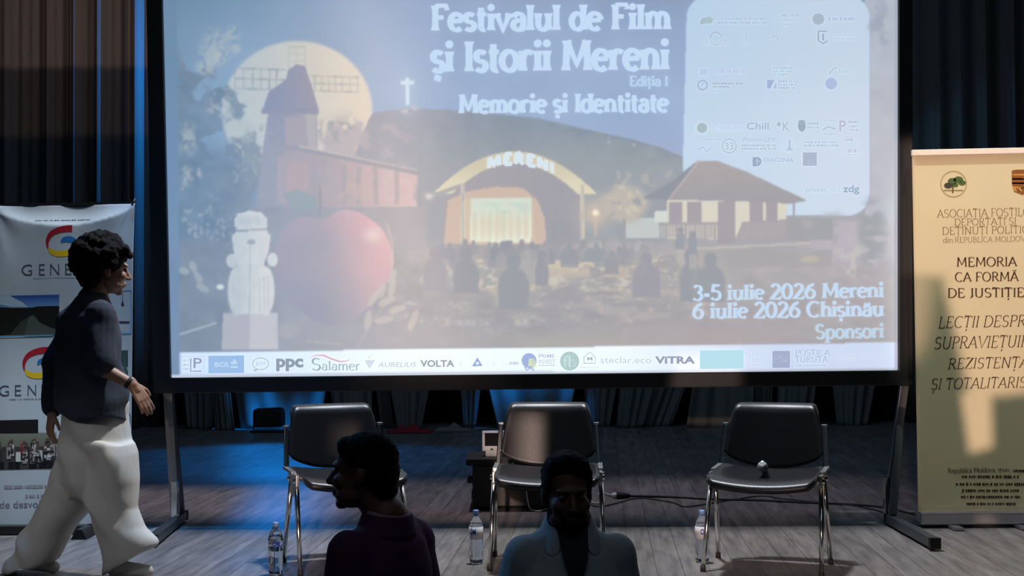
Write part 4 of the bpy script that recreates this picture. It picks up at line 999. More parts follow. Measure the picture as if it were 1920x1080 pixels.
# ---- frame, legs
def ringframe(outer, inner, y0, y1):
    mb = MB(); n = 4; vs = []
    for d in (y0, y1):
        for loop in (outer, inner): vs += [at(x, y, SY) + Vector((0, d, 0)) for x, y in loop]
    fs = []
    for i in range(4):
        j = (i + 1) % 4
        fs += [(i, j, 4 + j, 4 + i), (8 + i, 12 + i, 12 + j, 8 + j), (i, 8 + i, 8 + j, j), (4 + i, 4 + j, 12 + j, 12 + i)]
    return mb.add(vs, fs)
inn = [(SLX(-72) + 1, STOP(303) + 1), (SRX - 1, STOP(SRX) + 1), (SRX - 1, SBOT(SRX) - 1), (SLX(709) + 1, SBOT(321) - 1)]
outr = [(275, -100), (1708, -115), (1710, 722), (290, 737)]
obj('frame', ringframe(outr, inn, -.03, .04), MT['frame'], screen, world=True, bevel=.006)
back = [S3(x, y, -0.045) for x, y in ((SLX(-70), -70), (SRX - 2, -82), (SRX - 2, 696), (SLX(706), 708))]
obj('back_sheet', MB().prism(back, (0, .004, 0)), MT['backcloth'], screen, world=True)
def screen_leg(px_top, px_bot, fwd_px, back_px, name='leg'):
    a = at(px_top[0], px_top[1], SY + .06); f0 = floor_at(*fwd_px, .04); f1 = floor_at(*back_px, .04)
    foot_y = SY + .04; fx = f0 + (f1 - f0) * ((foot_y - f0.y) / (f1.y - f0.y)); fx.z = .075
    lg = obj(name, MB().bar((a.x, SY + .055, a.z + .10), (fx.x, foot_y, fx.z + .01), .048, .03, (0, 1, 0)), MT['steel'], screen, world=True, bevel=.003)
    sl_ = obj('sleeve', MB().bar((fx.x, foot_y - .004, .27), (fx.x, foot_y - .004, .06), .030, .055, (0, 1, 0)), MT['chrome'], lg, world=True)
    d = (f1 - f0).normalized()
    obj('foot_bar', MB().bar(f0, f1, .05, .05), MT['darksteel'], screen, world=True, bevel=.003)
    for e in (f0 - d * .004, f1 + d * .004): obj('end_cap', MB().box(e, (.056, .03, .056)), MT['rubber'], screen, world=True)
    b = f1 - d * .06
    obj('brace', MB().bar((a.x + (b.x - a.x) * .06, SY + .09, a.z + .06), (b.x, b.y, .07), .042, .03, (0, 1, 0)), MT['darksteel'], screen, world=True, bevel=.003)
screen_leg((313, 738), (305, 995), (286, 1012), (343, 966))
screen_leg((1700, 722), (1704, 985), (1752, 1018), (1668, 972))

# ================================================================ roll-up banner, right
RB = 7.28
def bilin(c, s, t): return c[0] * (1 - s) * (1 - t) + c[1] * s * (1 - t) + c[2] * s * t + c[3] * (1 - s) * t
cor = [at(1710, 290, RB), at(1994, 284, RB), at(1998, 972, RB), at(1722, 974, RB)]
rb = thing('roll_up_banner', 'beige roll-up banner of a deportees association right of the screen', 'banner', (at(1860, 990, RB).x, RB, 0))
obj('banner_sheet', MB().sheet(lambda s, t: bilin(cor, s, t), 30, 30, .002), MT['bannerbeige'], rb, smooth=True, world=True)
a, b = at(1709, 287, RB), at(1995, 281, RB)
o = obj('top_bar', MB().bar(a + Vector((0, 0, .0)), b, .03, .034), MT['barcream'], rb, world=True, bevel=.004); o['label'] = 'cream top bar'
a, b = at(1721, 982, RB), at(1999, 980, RB); a.z = b.z = .055
hb = obj('base_housing', MB().bar(a, b, .12, .07), MT['alu'], rb, world=True, bevel=.012)
obj('rim', MB().bar(a + Vector((0, -.052, .033)), b + Vector((0, -.052, .033)), .016, .012), MT['chrome'], hb, world=True)
obj('support_pole', MB().tube([at(1856, 975, RB + .05), at(1852, 287, RB + .05)], .009), MT['steel'], rb, world=True, smooth=True)
for px in (1796, 1925):
    p = floor_at(px, 995); obj('foot', MB().box((p.x, RB - .03, .012), (.055, .26, .014)), MT['alu'], rb, world=True, bevel=.003)
mpr = lambda x, y: at(x, y, RB - .001)
BR = lin(96, 70, 40); BR2 = lin(120, 92, 58); DKB = lin(60, 42, 26)
mb = MB()
ring(mb, 1788, 345, 24, 2, lin(150, 140, 96), mpr)
for cx, cy, r_ in ((1778, 348, 8), (1786, 340, 9), (1797, 337, 9), (1804, 343, 7), (1791, 347, 6)): disc(mb, cx, cy, r_, lin(72, 92, 52) if cx > 1780 else lin(62, 58, 54), mpr, r_ * .7)
rect(mb, 1785, 348, 1788, 362, lin(90, 80, 56), mpr); rect(mb, 1769, 356, 1806, 358, lin(120, 112, 74), mpr)
poly(mb, [(1897, 320), (1905, 318), (1930, 318), (1936, 326), (1932, 350), (1918, 366), (1902, 360), (1897, 344)], lin(128, 78, 40), mpr)
for k in range(4): rect(mb, 1898, 326 + k * 8, 1934 - k * 2, 329 + k * 8, lin(190, 140, 70), mpr)
for k in range(3): rect(mb, 1901 + k * 10, 352, 1906 + k * 10, 359, lin(196, 150, 80), mpr)
for k_, q_ in enumerate(split_prints(mb, .08)): o = obj('emblem_print', q_, MT['ink'], rb, world=True, colors=True); o['label'] = ('round tree emblem', 'brown coat of arms')[k_ % 2]
mb = MB()
serif(mb, 'ASOCIAȚIA FOȘTILOR', 1757, 1943, 408, 15, 'light', BR2, mpr, 0, -.02)
serif(mb, 'DEPORTAȚI ȘI', 1789, 1906, 423, 13, 'light', BR2, mpr, 0, -.02)
serif(mb, 'DEȚINUȚI POLITICI', 1766, 1934, 440, 14, 'light', BR2, mpr, 0, -.02)
serif(mb, 'din ', 1768, 1792, 455, 10, 'light', BR2, mpr); serif(mb, 'REPUBLICA MOLDOVA', 1790, 1932, 455, 10, 'light', BR2, mpr, 0, -.02)
serif(mb, 'MEMORIA', 1793, 1907, 500, 17, 'serif', DKB, mpr, 0, -.01); serif(mb, 'CA FORMĂ', 1790, 1910, 528, 17, 'serif', DKB, mpr, 0, -.01); serif(mb, 'DE JUSTIȚIE', 1776, 1921, 558, 17, 'serif', DKB, mpr, 0, -.01)
serif(mb, 'LECȚII DESPRE', 1758, 1938, 615, 21, 'light', DKB, mpr, .18, -.02); serif(mb, 'SUPRAVIEȚUIRE', 1750, 1944, 654, 22, 'light', DKB, mpr, .18, -.02)
serif(mb, 'REZISTENȚĂ', 1776, 1928, 692, 20, 'light', DKB, mpr, .18, -.02); serif(mb, 'ȘI TOTALITARISM', 1744, 1944, 730, 20, 'light', DKB, mpr, .18, -.02)
serif(mb, 'Republica Moldova, mun. ', 1777, 1898, 887, 9, 'serif', DKB, mpr, 0, -.02)
for k, (x0, x1) in enumerate(((1900, 1932), (1803, 1910), (1792, 1922), (1804, 1912), (1802, 1913), (1812, 1904))): dashes(mb, x0, x1, (883, 894, 908, 920, 932, 945)[k], 5, DKB, mpr, 50 + k)
for q_ in split_prints(mb, .016): o = obj('lettering', q_, MT['ink'], rb, world=True, colors=True); o['label'] = 'brown serif lettering'

# ================================================================ banner, left
LB = 7.22
lc = [at(-16, 386, LB), at(251, 381, LB), at(244, 984, LB), at(-15, 990, LB)]
lb = thing('banner_stand', 'white banner with red, yellow and blue swirl logos behind the walking person', 'banner', (at(115, 995, LB).x, LB, 0))
def lsh(s, t):
    p = bilin(lc, s, t); sag = .004 + .058 * (1 - (2 * s - 1) ** 2) ** .8
    d = 0.0
    if t < sag: d = .062 * (sag - t) / .062          # loose top falls backwards over a sagging fold
    fo = .003 * math.exp(-((t - sag) / .035) ** 2) * (0 if t < sag else 1)
    rad = .012 * math.sin((s - .5) * 16) * math.exp(-t * 14) + .006 * math.sin(9 * math.atan2(t + .02, s) + 1) * math.exp(-t * 11) + .002 * math.sin(s * 4) * math.sin(t * 7)
    return p + Vector((0, d - fo + rad, 0))
obj('banner_sheet', MB().sheet(lsh, 110, 170, .002), MT['bannerwhite'], lb, smooth=True, world=True)
pa = floor_at(-10, 1000); 
obj('support_pole', MB().tube([at(118, 985, LB + .10), at(118, 380, LB + .10)], .010), MT['steel'], lb, world=True, smooth=True)
obj('top_bar', MB().bar(at(-17, 386, LB + .07), at(252, 381, LB + .07), .02, .02), MT['darksteel'], lb, world=True)
obj('corner_hook', MB().tube([at(247, 385, LB - .01), at(251, 378, LB - .004), at(254, 372, LB + .02)], .006), MT['plastic'], lb, world=True)
q0, q1 = at(-18, 990, LB), at(200, 990, LB); q0.z = q1.z = .03
obj('base_bar', MB().bar(q0, q1, .10, .05), MT['plastic'], lb, world=True, bevel=.008)
pf = floor_at(165, 1003); obj('foot', MB().prism([(pf.x - .045, LB - .20, 0), (pf.x + .045, LB - .20, 0), (pf.x + .018, LB - .20, .055), (pf.x - .012, LB - .20, .055)], (0, .3, 0)), MT['plastic'], lb, world=True)
def on_cloth(x, y, d):
    t = min(1, max(0, (y - 383.5) / 603.0)); xl_ = -16 + t; xr_ = 251 - 7 * t
    p = lsh((x - xl_) / (xr_ - xl_), t); p.y -= d; return p
mpl = lambda x, y: on_cloth(x, y, .0009)
RED, YEL, BLU, GRY = lin(170, 28, 44), lin(226, 182, 30), lin(44, 112, 178), lin(70, 78, 98)
mb = MB()
def swirl(cx, cy, k):
    def f(p):
        q = []
        for i in range(len(p) - 1):
            p0, p1, p2, p3 = p[max(i - 1, 0)], p[i], p[i + 1], p[min(i + 2, len(p) - 1)]
            for t in (0, .25, .5, .75): q.append(tuple(.5 * (2 * p1[e] + (p2[e] - p0[e]) * t + (2 * p0[e] - 5 * p1[e] + 4 * p2[e] - p3[e]) * t * t + (3 * p1[e] - p0[e] - 3 * p2[e] + p3[e]) * t ** 3) for e in (0, 1)))
        q.append(p[-1]); return [(cx + a * k, cy - b * k) for a, b in q]
    def rw(ws): return [ws[i // 4] + (ws[min(i // 4 + 1, len(ws) - 1)] - ws[i // 4]) * (i % 4) / 4 for i in range(4 * (len(ws) - 1) + 1)]
    ribbon(mb, f([(-27, -10), (-28, 4), (-21, 17), (-8, 24), (6, 27), (18, 27)]), rw([2 * k, 6 * k, 9 * k, 11 * k, 12 * k, 13 * k]), RED, mpl)
    ribbon(mb, f([(-25, -9), (-20, -16), (-8, -20), (8, -19), (20, -13), (24, -12)]), rw([3 * k, 9 * k, 11 * k, 11 * k, 10 * k, 4 * k]), YEL, mpl)
    ribbon(mb, f([(-2, 0), (2, 6), (12, 7), (22, 3), (28, -6), (26, -18), (22, -24)]), rw([2 * k, 9 * k, 12 * k, 11 * k, 9 * k, 7 * k, 2 * k]), BLU, mpl)
swirl(117, 456, 1.0); swirl(73, 684, 1.0)
for ch, x0, x1 in (('G', 40, 60), ('E', 73, 84), ('N', 94, 111), ('E', 122, 134)): sans(mb, ch, x0, x1, 495, 516, GRY, mpl, -.008)
for ch, x0, x1 in (('G', -2, 17), ('E', 28, 40), ('N', 52, 68), ('E', 78, 90)): sans(mb, ch, x0, x1, 721, 741, GRY, mpl, -.008)
rect(mb, 62, 521, 140, 522, lin(150, 156, 170), mpl); dashes(mb, 18, 90, 747, 2, lin(140, 146, 160), mpl, 3)
dashes(mb, 8, 95, 911, 6, lin(142, 136, 146), mpl, 5); dashes(mb, 48, 92, 929, 6, lin(142, 136, 146), mpl, 6); sans(mb, 'de dezvoltare', 0, 108, 937, 950, lin(120, 116, 130), mpl)
dashes(mb, 66, 170, 413, 2.5, lin(84, 82, 92), mpl, 8)
for q_ in split_prints(mb, .03): obj('logo_print', q_, MT['ink'], lb, world=True, colors=True)
mb = MB()
def vgrad(x0, y0, x1, y1, c0, c1, n=8):
    for k in range(n):
        t0, t1 = k / n, (k + 1) / n; c = tuple(a + (b - a) * (t0 + t1) / 2 for a, b in zip(c0, c1)); rect(mb, x0, y0 + (y1 - y0) * t0, x1, y0 + (y1 - y0) * t1 + .0, c, mpl)
mpl = lambda x, y: on_cloth(x, y, .0012)
vgrad(-14, 553, 111, 576, lin(30, 70, 150), lin(110, 150, 200)); vgrad(-14, 576, 111, 628, lin(44, 52, 40), lin(60, 62, 56))
mpl = lambda x, y: on_cloth(x, y, .0019)
poly(mb, [(-14, 554), (18, 553), (42, 566), (52, 575), (20, 574), (-14, 566)], lin(176, 190, 206), mpl)
poly(mb, [(-14, 573), (20, 576), (52, 578), (70, 574), (111, 574), (111, 618), (80, 608), (62, 590), (40, 600), (20, 624), (-14, 628)], lin(22, 22, 18), mpl)
poly(mb, [(46, 628), (54, 592), (64, 584), (72, 604), (111, 622), (111, 628)], lin(78, 80, 76), mpl)
rect(mb, -14, 628, 100, 630, lin(96, 160, 200), mpl)
o = obj('landscape_photo_print', mb, MT['ink'], lb, world=True, colors=True); o['label'] = 'landscape photo print under a deep blue sky'
mb = MB(); mpl = lambda x, y: on_cloth(x, y, .0012)
rect(mb, -14, 786, 72, 811, lin(26, 20, 24), mpl); vgrad(-14, 811, 106, 836, lin(128, 124, 112), lin(112, 108, 100)); rect(mb, -14, 836, 106, 878, lin(66, 60, 58), mpl)
mpl = lambda x, y: on_cloth(x, y, .0019); rr_ = random.Random(3)
for k in range(34):
    x = rr_.uniform(-10, 102); y = rr_.uniform(826, 846); c = rr_.choice((lin(190, 184, 180), lin(34, 30, 34), lin(150, 140, 136), lin(52, 46, 50), lin(206, 200, 196)))
    rect(mb, x - 4, y, x + 4, y + 22, c, mpl); disc(mb, x, y - 3, 3, lin(96, 74, 66), mpl, None, 10)
rect(mb, 39, 830, 49, 846, lin(176, 34, 54), mpl); rect(mb, 30, 846, 52, 864, lin(206, 200, 198), mpl)
for k in range(10): x = rr_.uniform(-8, 98); rect(mb, x - 5, 864, x + 5, 876, lin(26, 22, 26), mpl)
o = obj('group_photo_print', mb, MT['ink'], lb, world=True, colors=True); o['label'] = 'photo print of a standing group of people'
mb = MB(); mpl = lambda x, y: on_cloth(x, y, .0009)
frame_rect(mb, 150, 548, 246, 628, 1.6, lin(96, 150, 200), mpl)
ribbon(mb, [(230, 549), (230, 568)], 1, lin(50, 54, 66), mpl); poly(mb, [(227, 575), (230, 566), (233, 575), (230, 577)], lin(60, 50, 64), mpl)
poly(mb, [(222, 605), (243, 606), (243, 609), (226, 609)], lin(52, 60, 76), mpl); rect(mb, 150, 628, 246, 630, lin(96, 160, 200), mpl); rect(mb, 214, 660, 240, 690, lin(60, 84, 80), mpl); poly(mb, [(232, 676), (240, 700), (240, 760), (231, 715)], lin(70, 90, 86), mpl)
frame_rect(mb, 214, 780, 244, 832, 2, lin(70, 100, 150), mpl); rect(mb, 216, 806, 243, 808, lin(50, 60, 84), mpl)
for q_ in split_prints(mb, .02): o = obj('interior_photo_print', q_, MT['ink'], lb, world=True, colors=True); o['label'] = 'pale interior photo print with blue border'

# ================================================================ chairs
def make_chair(label):
    t = thing('chair', label, 'chair', group=None)
    # seat pan: dished, rolled front edge
    def seat(s, tt):
        x = (s - .5) * .50; y = -.235 + .42 * tt
        e = abs(2 * s - 1)
        z = .437 + .020 * e ** 2.2 + (-.030 * max(0, 1 - tt / .22) ** 2) + .012 * tt - .012 * math.sin(math.pi * tt) * (1 - e * .5)
        y += -.022 * (1 - e ** 2) * (1 - tt)
        k = 1 - .10 * max(0, 1 - tt / .12) ** 2 - .08 * max(0, (tt - .85) / .15) ** 2
        return Vector((x * k, y, z))
    obj('seat', MB().sheet(seat, 24, 18, -.026, Vector((0, 0, 1))), MT['leather'], t, smooth=True, bevel=0)
    def bk(s, tt):
        u = 2 * s - 1; u = math.copysign(abs(u) ** .75, u); c_ = max(0, (abs(u) - .84) / .16); ar = 1 - math.sqrt(max(0, 1 - c_ * c_))
        z0 = .446 + .065 * abs(u) ** 2.2 + .02 * ar; z1 = .762 - .042 * ar; z = z0 + (z1 - z0) * tt
        w_ = .240 - .030 * tt
        y = .195 + .075 * tt + .030 * (1 - u * u) - .012 * max(0, (tt - .88) / .12) ** 2 * -2.2
        return Vector((u * w_, y, z))
    obj('backrest', MB().sheet(bk, 24, 18, .022), MT['leather'], t, smooth=True)
    for s in (-1, 1):
        x = s * .258
        br = obj('bracket', MB().prism([(x - .008, -.085, .452), (x - .008, .085, .452), (x - .008, .085, .40), (x - .008, .045, .345), (x - .008, -.045, .345), (x - .008, -.085, .40)], (.016, 0, 0)), MT['cast'], t, bevel=.003)
        for yy in (-.06, .06): obj('bolt', MB().tube([(x - s * .014, yy, .425), (x + s * .018, yy, .425)], .013), MT['chrome'], br, smooth=True)
        obj('seat_rail', MB().bar((x, .0, .455), (x, .21, .462), .024, .014), MT['cast'], t, bevel=.003)
        post = obj('back_post', MB().bar((x - s * .004, .190, .455), (x - s * .016, .250, .655), .028, .022, (1, 0, 0)), MT['chrome'], t, bevel=.004)
        obj('post_cap', MB().box((x - s * .016, .252, .658), (.026, .030, .012)), MT['cast'], post, bevel=.003)
        for yy, fy in ((-.048, -.195), (.048, .175)):
            a = Vector((x, yy, .435)); b = Vector((x + s * .014, fy, .016))
            lg = obj('leg', MB().tube([a, b], [.0125, .0105], 14), MT['chrome'], t, smooth=True)
            obj('foot_cap', MB().tube([b + Vector((0, 0, .012)), b + Vector((0, 0, -.016))], [.0125, .0135], 14), MT['rubber'], lg, smooth=True)
    obj('cross_rail', MB().bar((-.25, .11, .43), (.25, .11, .43), .02, .02), MT['darksteel'], t)
    return t
ch = make_chair('rightmost black stacking chair, with a microphone on its seat')
p = floor_at(1440, 1064); ch.location = (p.x, p.y, 0); ch.rotation_euler = (0, 0, R(-20))
c2 = copy_tree(ch); p = floor_at(1028, 1056); c2.location = (p.x, p.y, 0); c2.rotation_euler = (0, 0, R(-3)); c2['label'] = 'middle black stacking chair, warm light on its backrest, behind the person in the grey shirt'
c3 = copy_tree(ch); p = floor_at(650, 1058); c3.location = (p.x, p.y, 0); c3.rotation_euler = (0, 0, R(22)); c3['label'] = 'leftmost black stacking chair, half hidden by the head in profile'
for c in (ch, c2, c3): c['group'] = 'black chairs on the stage'

# microphone on the right chair
def chair_pt(c, x, y, z): return c.matrix_basis @ Vector((x, y, z))
bpy.context.view_layer.update()
mp_ = chair_pt(ch, -.015, -.02, .470)
mic = thing('microphone', 'handheld microphone with silver grille lying on the rightmost chair', 'microphone', mp_, R(-14))
mbh = MB().ell((0, -.03, .012), (.026, .026, .026), None, 24, 16); obj('grille', mbh, mat('mesh_grille', (.35, .36, .36), .35, .8, .5, 420, .5), mic, smooth=True)
obj('ring', MB().tube([(0, -.018, .012), (0, -.010, .011)], .0275, 24), MT['chrome'], mic, smooth=True)
obj('handle', MB().tube([(0, -.010, .011), (0, .02, .010), (0, .15, .004)], [.025, .018, .0125], 20), MT['plastic'], mic, smooth=True)

# ================================================================ water bottles
def bottle(px, py, h, label, lab_kind, rz):
    p = floor_at(px, py); t = thing('water_bottle', label, 'bottle', (p.x, p.y, 0), rz)
    k = h / .245; P = lambda pr: [(r, z * k) for r, z in pr]
    outer = [(.006, .004), (.026, .0), (.0325, .008), (.0335, .02), (.0315, .028), (.0335, .04), (.0335, .075), (.0322, .082), (.0335, .09), (.0335, .165), (.032, .178), (.026, .196), (.0165, .210), (.0125, .216), (.0125, .226)]
    obj('body', MB().lathe(P(outer), 28), MT['pet'], t, smooth=True)
    inner = [(.004, .006), (.024, .003), (.0305, .01), (.0318, .02), (.030, .028), (.0318, .04), (.0318, .170), (.030, .178)]
    obj('water', MB().lathe(P(inner), 28), MT['water'], t, smooth=True)
    obj('cap', MB().lathe(P([(.0135, .222), (.0145, .223), (.0145, .238), (.013, .242), (.002, .2425)]), 24), MT['cap'], t, smooth=True)
    obj('neck_ring', MB().lathe(P([(.0125, .214), (.0165, .215), (.0165, .218), (.0125, .219)]), 24), MT['cap'] if lab_kind else MT['pet'], t, smooth=True)
    z0, z1 = (.112 * k, .168 * k)
    lo = obj('paper_label', MB().lathe([(.0338, z0), (.0342, z0), (.0342, z1), (.0338, z1)], 32), MT['label'] if lab_kind else MT['pet'], t, smooth=True)
    mbx = MB()
    def cyl(x, y): # x: arc length in mm around, y: height in mm from the label base
        a = -math.pi / 2 + x / 34.6; return Vector((.0346 * math.cos(a), .0346 * math.sin(a), z0 + y / 1000.0))
    hh = (z1 - z0) * 1000; blue = lin(30, 52, 150)
    sans(mbx, 'OM', -16, 20, hh * .86, hh * .36, blue, cyl, .03)
    if lab_kind == 2: rect(mbx, -4, hh, 0, 0, blue, cyl)
    obj('print', mbx, MT['ink'], lo, colors=True)
    return t
bottle(517, 1077, .247, 'clear water bottle with blue letters standing beside the leftmost chair', 0, R(10))
bottle(893, 1056, .262, 'clear water bottle with a white label standing left of the middle chair', 2, R(-35))
bottle(1317, 1054, .256, 'clear water bottle with a white label behind the left front leg of the rightmost chair', 1, R(5))

# ================================================================ equipment case with a small white monitor, behind the middle chair
cy_ = floor_at(900, 958).y
def cpt(px, py): return at(px, py, cy_)
case = thing('equipment_case', 'black equipment case on the boards behind the middle chair', 'case', (cpt(965, 958).x, cy_, 0))
A, B = cpt(886, 956), cpt(1052, 872); dep = .42
obj('body', MB().box(((A.x + B.x) / 2, cy_ + dep / 2, B.z / 2 + .012), (B.x - A.x, dep, B.z - .024)), MT['plastic'], case, world=True, bevel=.008)
A2, B2 = cpt(874, 872), cpt(1056, 860)
obj('lid', MB().box(((A2.x + B2.x) / 2, cy_ + dep / 2, (A2.z + B2.z) / 2), (B2.x - A2.x, dep + .03, B2.z - A2.z + .004)), MT['rubber'], case, world=True, bevel=.006)
for y0, y1, x0 in ((897, 907, 876), (922, 940, 884), (944, 956, 886)):
    a, b = cpt(x0, y1), cpt(892, y0); obj('side_handle', MB().box(((a.x + b.x) / 2, cy_ + .08, (a.z + b.z) / 2), (b.x - a.x, .12, b.z - a.z)), MT['plastic'], case, world=True, bevel=.006)
for px in (896, 1040):
    for dy in (.05, dep - .05):
        a = cpt(px, 956); obj('foot', MB().tube([(a.x, cy_ + dy, 0), (a.x, cy_ + dy, .016)], .018), MT['rubber'], case, world=True)
for px in (930, 1010):
    a = cpt(px, 880); obj('latch', MB().box((a.x, cy_ - .006, a.z - .012), (.045, .016, .05)), MT['darksteel'], case, world=True, bevel=.003)
topz = B2.z + .002
mon = thing('small_monitor', 'small white monitor standing on the black case left of the middle chair', 'monitor', (cpt(922, 860).x, cy_ + .16, topz))
a, b = at(904, 846, cy_ + .13), at(946, 809, cy_ + .13)
hs = obj('housing', MB().box(((a.x + b.x) / 2, cy_ + .17, (a.z + b.z) / 2), (b.x - a.x, .08, b.z - a.z)), MT['whiteplastic'], mon, world=True, bevel=.006)
obj('screen_panel', MB().box(((a.x + b.x) / 2 + .002, cy_ + .129, (a.z + b.z) / 2 + .012), ((b.x - a.x) - .03, .006, (b.z - a.z) - .042)), MT['glassdark'], mon, world=True)
obj('button', MB().box(((a.x + b.x) / 2 - .01, cy_ + .128, a.z + .012), (.018, .006, .010)), MT['plastic'], hs, world=True)
obj('stand', MB().box(((a.x + b.x) / 2, cy_ + .17, (a.z + topz) / 2 + .001), (.10, .07, a.z - topz + .004)), MT['whiteplastic'], mon, world=True, bevel=.004)

# ================================================================ cables
def cable(name, pts, r, m, label, parent=None):
    o = None
    P = [Vector(q) for q in pts]; sm = []
    for i in range(len(P) - 1):
        p0 = P[max(i - 1, 0)]; p1 = P[i]; p2 = P[i + 1]; p3 = P[min(i + 2, len(P) - 1)]
        for k in range(8):
            t = k / 8; sm.append(.5 * ((2 * p1) + (p2 - p0) * t + (2 * p0 - 5 * p1 + 4 * p2 - p3) * t * t + (3 * p1 - p0 - 3 * p2 + p3) * t ** 3))
    sm.append(P[-1]); loc = P[0]
    o = obj(name, MB().tube([q - loc for q in sm], r, 8), m, parent, smooth=True)
    o.location = loc - (root_loc(parent) if parent else Vector((0, 0, 0)))
    return tag(o, label, 'cable') if parent is None else o
FA = lambda x, y, z=.006: floor_at(x, y, z)
pc = thing('power_cable', 'black extension cable with a connector, running right to the screen foot', 'cable', (floor_at(1165, 930).x, floor_at(1165, 930).y, 0))
cable('cord', [FA(1178, 930, .012), FA(1260, 932), FA(1330, 936), FA(1420, 938), FA(1500, 942), FA(1600, 946), FA(1660, 952), FA(1720, 966)], .0075, MT['rubber'], '', pc)
a_, b_ = FA(1157, 929, .022), FA(1182, 930, .016)
obj('connector', MB().tube([a_, a_ * .5 + b_ * .5, b_], [.026, .022, .010], 14), MT['rubber'], pc, world=True, smooth=True)
wc = thing('charger_cable', 'white cable plugged into the black connector right of the middle chair', 'cable', (floor_at(1150, 928).x, floor_at(1150, 928).y, 0))
obj('plug', MB().tube([FA(1149, 928, .022), FA(1156, 929, .022)], [.014, .020], 12), MT['whiteplastic'], wc, world=True, smooth=True)
cable('cord', [FA(1150, 928, .022), FA(1140, 927, .008), FA(1128, 922), FA(1122, 926), FA(1130, 932), FA(1132, 938), FA(1120, 944), FA(1104, 941), FA(1060, 940), FA(1040, 946)], .005, MT['whitecable'], '', wc)
cable('thin_cable', [FA(1100, 944), FA(1124, 950), FA(1150, 945), FA(1200, 934), FA(1260, 942), FA(1285, 950), FA(1330, 944), FA(1380, 936), FA(1430, 930), FA(1475, 936), FA(1600, 948), FA(1655, 960)], .004, MT['rubber'], 'thin black cable meandering over the boards under the rightmost chair')
yy = cy_ - .022
cable('white_lead', [at(979, 905, yy - .004), at(986, 913, yy - .006), at(988, 930, yy - .006), at(993, 952, yy - .006), at(1000, 957, yy - .01), FA(1012, 958, .008), FA(1030, 953, .008), FA(1062, 950, .008)], .0045, MT['whitecable'], 'cream lead hanging down the front of the black case')

# ================================================================ things upstage
fp = floor_at(500, 795); fy = 13.75
sp = thing('stage_light', 'black floor-standing stage lantern in front of the blue-lit drape', 'stage light', (at(502, 795, fy).x, fy, 0))
a, b = at(478, 797, fy), at(531, 766, fy); a.z = .06
obj('housing', MB().box(((a.x + b.x) / 2, fy, (a.z + b.z) / 2), (b.x - a.x, .22, b.z - a.z)), MT['plastic'], sp, world=True, bevel=.02)
for s in (-1, 1): obj('yoke_arm', MB().bar(((a.x + b.x) / 2 + s * .165, fy, .01), ((a.x + b.x) / 2 + s * .165, fy, b.z - .04), .03, .012, (1, 0, 0)), MT['plastic'], sp, world=True)
obj('base', MB().box(((a.x + b.x) / 2, fy, .012), (.36, .22, .024)), MT['plastic'], sp, world=True)
obj('barn_door', MB().bar(((a.x + b.x) / 2 - .13, fy - .02, b.z), ((a.x + b.x) / 2 + .13, fy - .02, b.z + .01), .10, .006), MT['plastic'], sp, world=True)
ry = 13.6; rc = at(768, 795, ry)
def rfn(s, t):
    return Vector((rc.x - .24 + .48 * s, ry - .14 + .28 * t, .012 + .055 * (math.sin(math.pi * s) * math.sin(math.pi * t)) * (1 + .5 * math.sin(s * 19 + t * 5))))
mb = MB().sheet(rfn, 30, 16, -.01, Vector((0, 0, 1))); loc = Vector((rc.x, ry, 0)); mb.v = [v - loc for v in mb.v]
o = obj('red_cloth', mb, MT['redcloth'], smooth=True); o.location = loc; tag(o, 'crumpled red cloth lying upstage on the floor', 'cloth')
px_ = at(850, 795, 13.7)
def wfn(s, t): return Vector((px_.x - .2 + .4 * s, 13.6 + .2 * t, .012 + .06 * math.sin(math.pi * s) * math.sin(math.pi * t) * (1 + .4 * math.sin(s * 15))))
mb = MB().sheet(wfn, 24, 12, -.01, Vector((0, 0, 1))); loc = Vector((px_.x, 13.7, 0)); mb.v = [v - loc for v in mb.v]
o = obj('white_cloth', mb, MT['drape'], smooth=True); o.location = loc; tag(o, 'small pale cloth bunched on the floor right of the red cloth', 'cloth')

# ================================================================ people
def frame_mat(fwd, up=(0, 0, 1), loc=(0, 0, 0)):
    """local axes: -y = forward, z = up"""
    f = Vector(fwd).normalized(); u = Vector(up); y = -f; x = y.cross(u).normalized(); z = x.cross(y)
    M = Matrix((x, y, z)).transposed().to_4x4(); M.translation = Vector(loc); return M
def head(mb, M, k=1.0, male=True, neck_to=None):
    R3 = M.to_3x3(); T = lambda *p: M @ (Vector(p) * k)
    def e(c, r, rot=None): mb.ell(T(*c), [q * k for q in r], R3 @ rot if rot else R3, 24, 16)
    e((0, .012, .035), (.076, .098, .088)); e((0, -.022, -.03), (.064, .074, .086)); e((0, -.036, -.085), (.050 if male else .045, .052, .036))
    e((0, -.070, -.108), (.023, .022, .019)); e((0, -.078, .022), (.056, .022, .013))
    for s in (-1, 1):
        e((s * .040, -.060, -.030), (.027, .030, .026)); e((s * .048, -.030, -.075), (.022, .045, .028))
        e((s * .078, .016, -.012), (.008, .020, .031), Matrix.Rotation(R(-12), 3, 'X') @ Matrix.Rotation(s * R(18), 3, 'Z')); e((s * .076, .006, -.036), (.007, .010, .010))
    mb.capsule(T(0, -.090, .008), T(0, -.116, -.036), .009 * k, .0125 * k); e((0, -.106, -.040), (.017, .013, .009))
    e((0, -.094, -.066), (.023, .011, .0055)); e((0, -.091, -.078), (.020, .012, .006)); e((0, -.080, -.073), (.030, .014, .022))
    if neck_to is not None: mb.capsule(T(0, .022, -.065), neck_to, (.056 if male else .047) * k, (.064 if male else .053) * k)
def eyes(M, parent, k=1.0):
    for s in (-1, 1): 
        c = M @ (Vector((s * .031, -.0815, -.002)) * k); obj('eye', MB().ell(c, (.0115 * k,) * 3, None, 16, 10), MT['eye'], parent, smooth=True, world=True)
        
